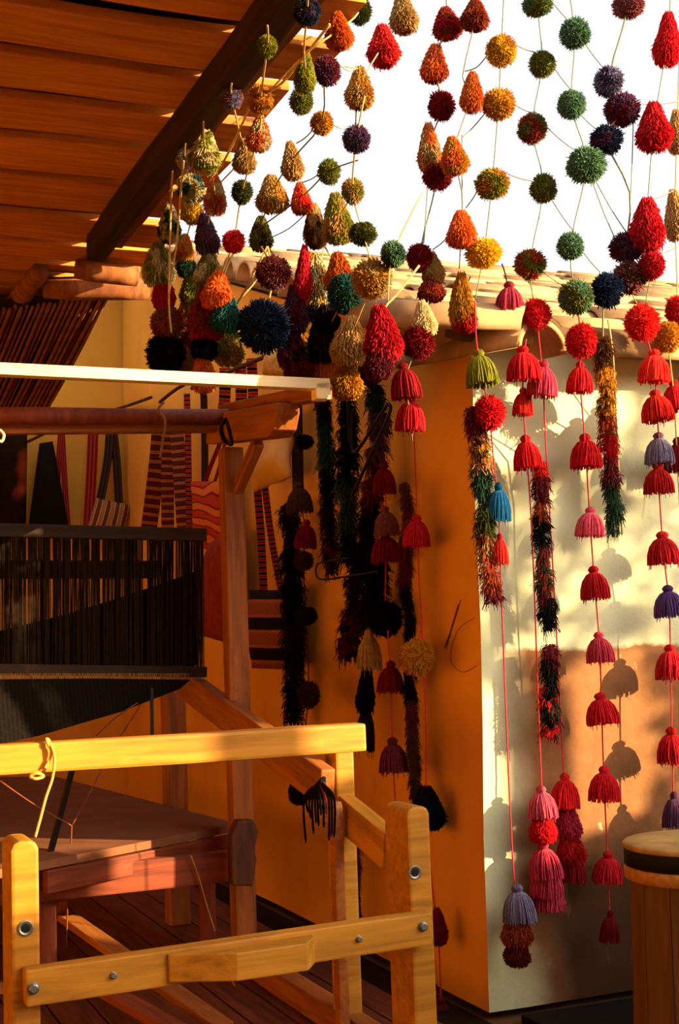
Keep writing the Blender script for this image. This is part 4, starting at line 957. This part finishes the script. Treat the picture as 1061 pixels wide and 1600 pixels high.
garland('brown and red tassels left of the hanging dark braids', 'G', 'dark', [(462, 740), (468, 778, 42, 46, 'T', 'brown'), (478, 835, 32, 44, 'T', 'darkred'), (474, 876, 30, 30, 'P', 'brown'), (478, 962, 34, 28, 'P', 'darkbrown'), (482, 1085, 34, 42, 'P', 'brown'), (466, 1238, 30, 38, 'P', 'darkbrown')], group=GO)
garland('small dark pompom beside the upright batten', 'G', 'dark', [(462, 660), (476, 690, 28, 22, 'P', 'darkbrown')], group=GO)
garland('dusty red pompom tangled at the foot of the crimson bundle', 'G', 'red', [(575, 540), (578, 580, 36, 50, 'P', 'maroon')], group=GO)
braid('dark shaggy braid at the left end of the ochre wall hangings', 'G', [(452, 800), (458, 900), (460, 1000), (460, 1130)], 42, ['darkbrown', 'black', 'black', 'darkbrown', 'black'], 24)
braid('black green shaggy braid just right of the white rail end', 'G', [(504, 628), (510, 700), (512, 790), (515, 850), (518, 895)], 34, ['black', 'darkgreen', 'black', 'darkbrown', ('maroon', 'darkbrown')], 22)
braid('thick black shaggy braid behind the bent iron bar', 'G', [(542, 630), (545, 700), (542, 770), (545, 880)], 46, ['black', 'black', 'darkgreen', 'black'], 24)
braid('purple black braid sloping right of the iron bar', 'G', [(585, 610), (592, 680), (586, 740), (578, 800), (572, 880)], 42, ['darkgreen', 'plum', 'maroon', 'darkbrown', 'black'], 24)
braid('dark red and black braid below the wire hanger', 'G', [(562, 860), (555, 930), (548, 980), (540, 1030)], 46, ['black', 'darkbrown', ('black', 'maroon'), ('maroon', 'darkbrown')], 24)
braid('black braid hanging in the middle above the tan tassel', 'G', [(590, 870), (586, 920), (575, 985)], 50, ['black', 'black', 'darkbrown'], 24)
braid('brown braid with black ties next to the long red string', 'G', [(634, 765), (635, 840), (634, 900), (638, 950), (640, 1010), (641, 1075), (643, 1120), (647, 1180), (650, 1250)], 27, [('brown', 'maroon'), ('brown', 'rust'), 'maroon', 'black', 'black', 'black', 'black', ('brown', 'maroon'), 'brown', 'brown'], 20)
braid('dark yarn strands behind the mid front post of the loom', 'G', [(556, 1300), (556, 1380), (560, 1460), (563, 1550)], 16, ['plum', 'black', 'darkbrown'], 26)
# wire that carries the sky garlands, from the porch timber out over the yard
A = place_R(560, -62); B = place_R(1250, -75)
wz = max(A.z, B.z)
wr = tube('support_wire', [W(EDGE+.08, -.3, ZC+.3), Vector((A.x, A.y, wz)), Vector(((A.x+B.x)/2, (A.y+B.y)/2, wz-.02)), Vector((B.x, B.y, wz)), B+U*1.5+Z*(wz-B.z)], .004, M_IRON, None, 5, 6)
tag(wr, 'taut wire above the frame carrying the pompom garlands', 'wire')
# pencil scratches on the ochre corner
for pts, r in (([(720, 938), (708, 975), (695, 1012)], .002), ([(716, 945), (704, 985), (697, 1015)], .0016), ([(712, 960), (702, 998)], .0014), ([(742, 965), (715, 985), (704, 1030), (722, 1050), (745, 1040)], .001)):
    P = [ona(px, py, -.001+LEAN*(2.35*(1582-py)/1042)/2.35) for px, py in pts]; o = tube('scratch', P, r, plain('pencil_mark', '#6a4420', .9), wall_right, 4, 5)
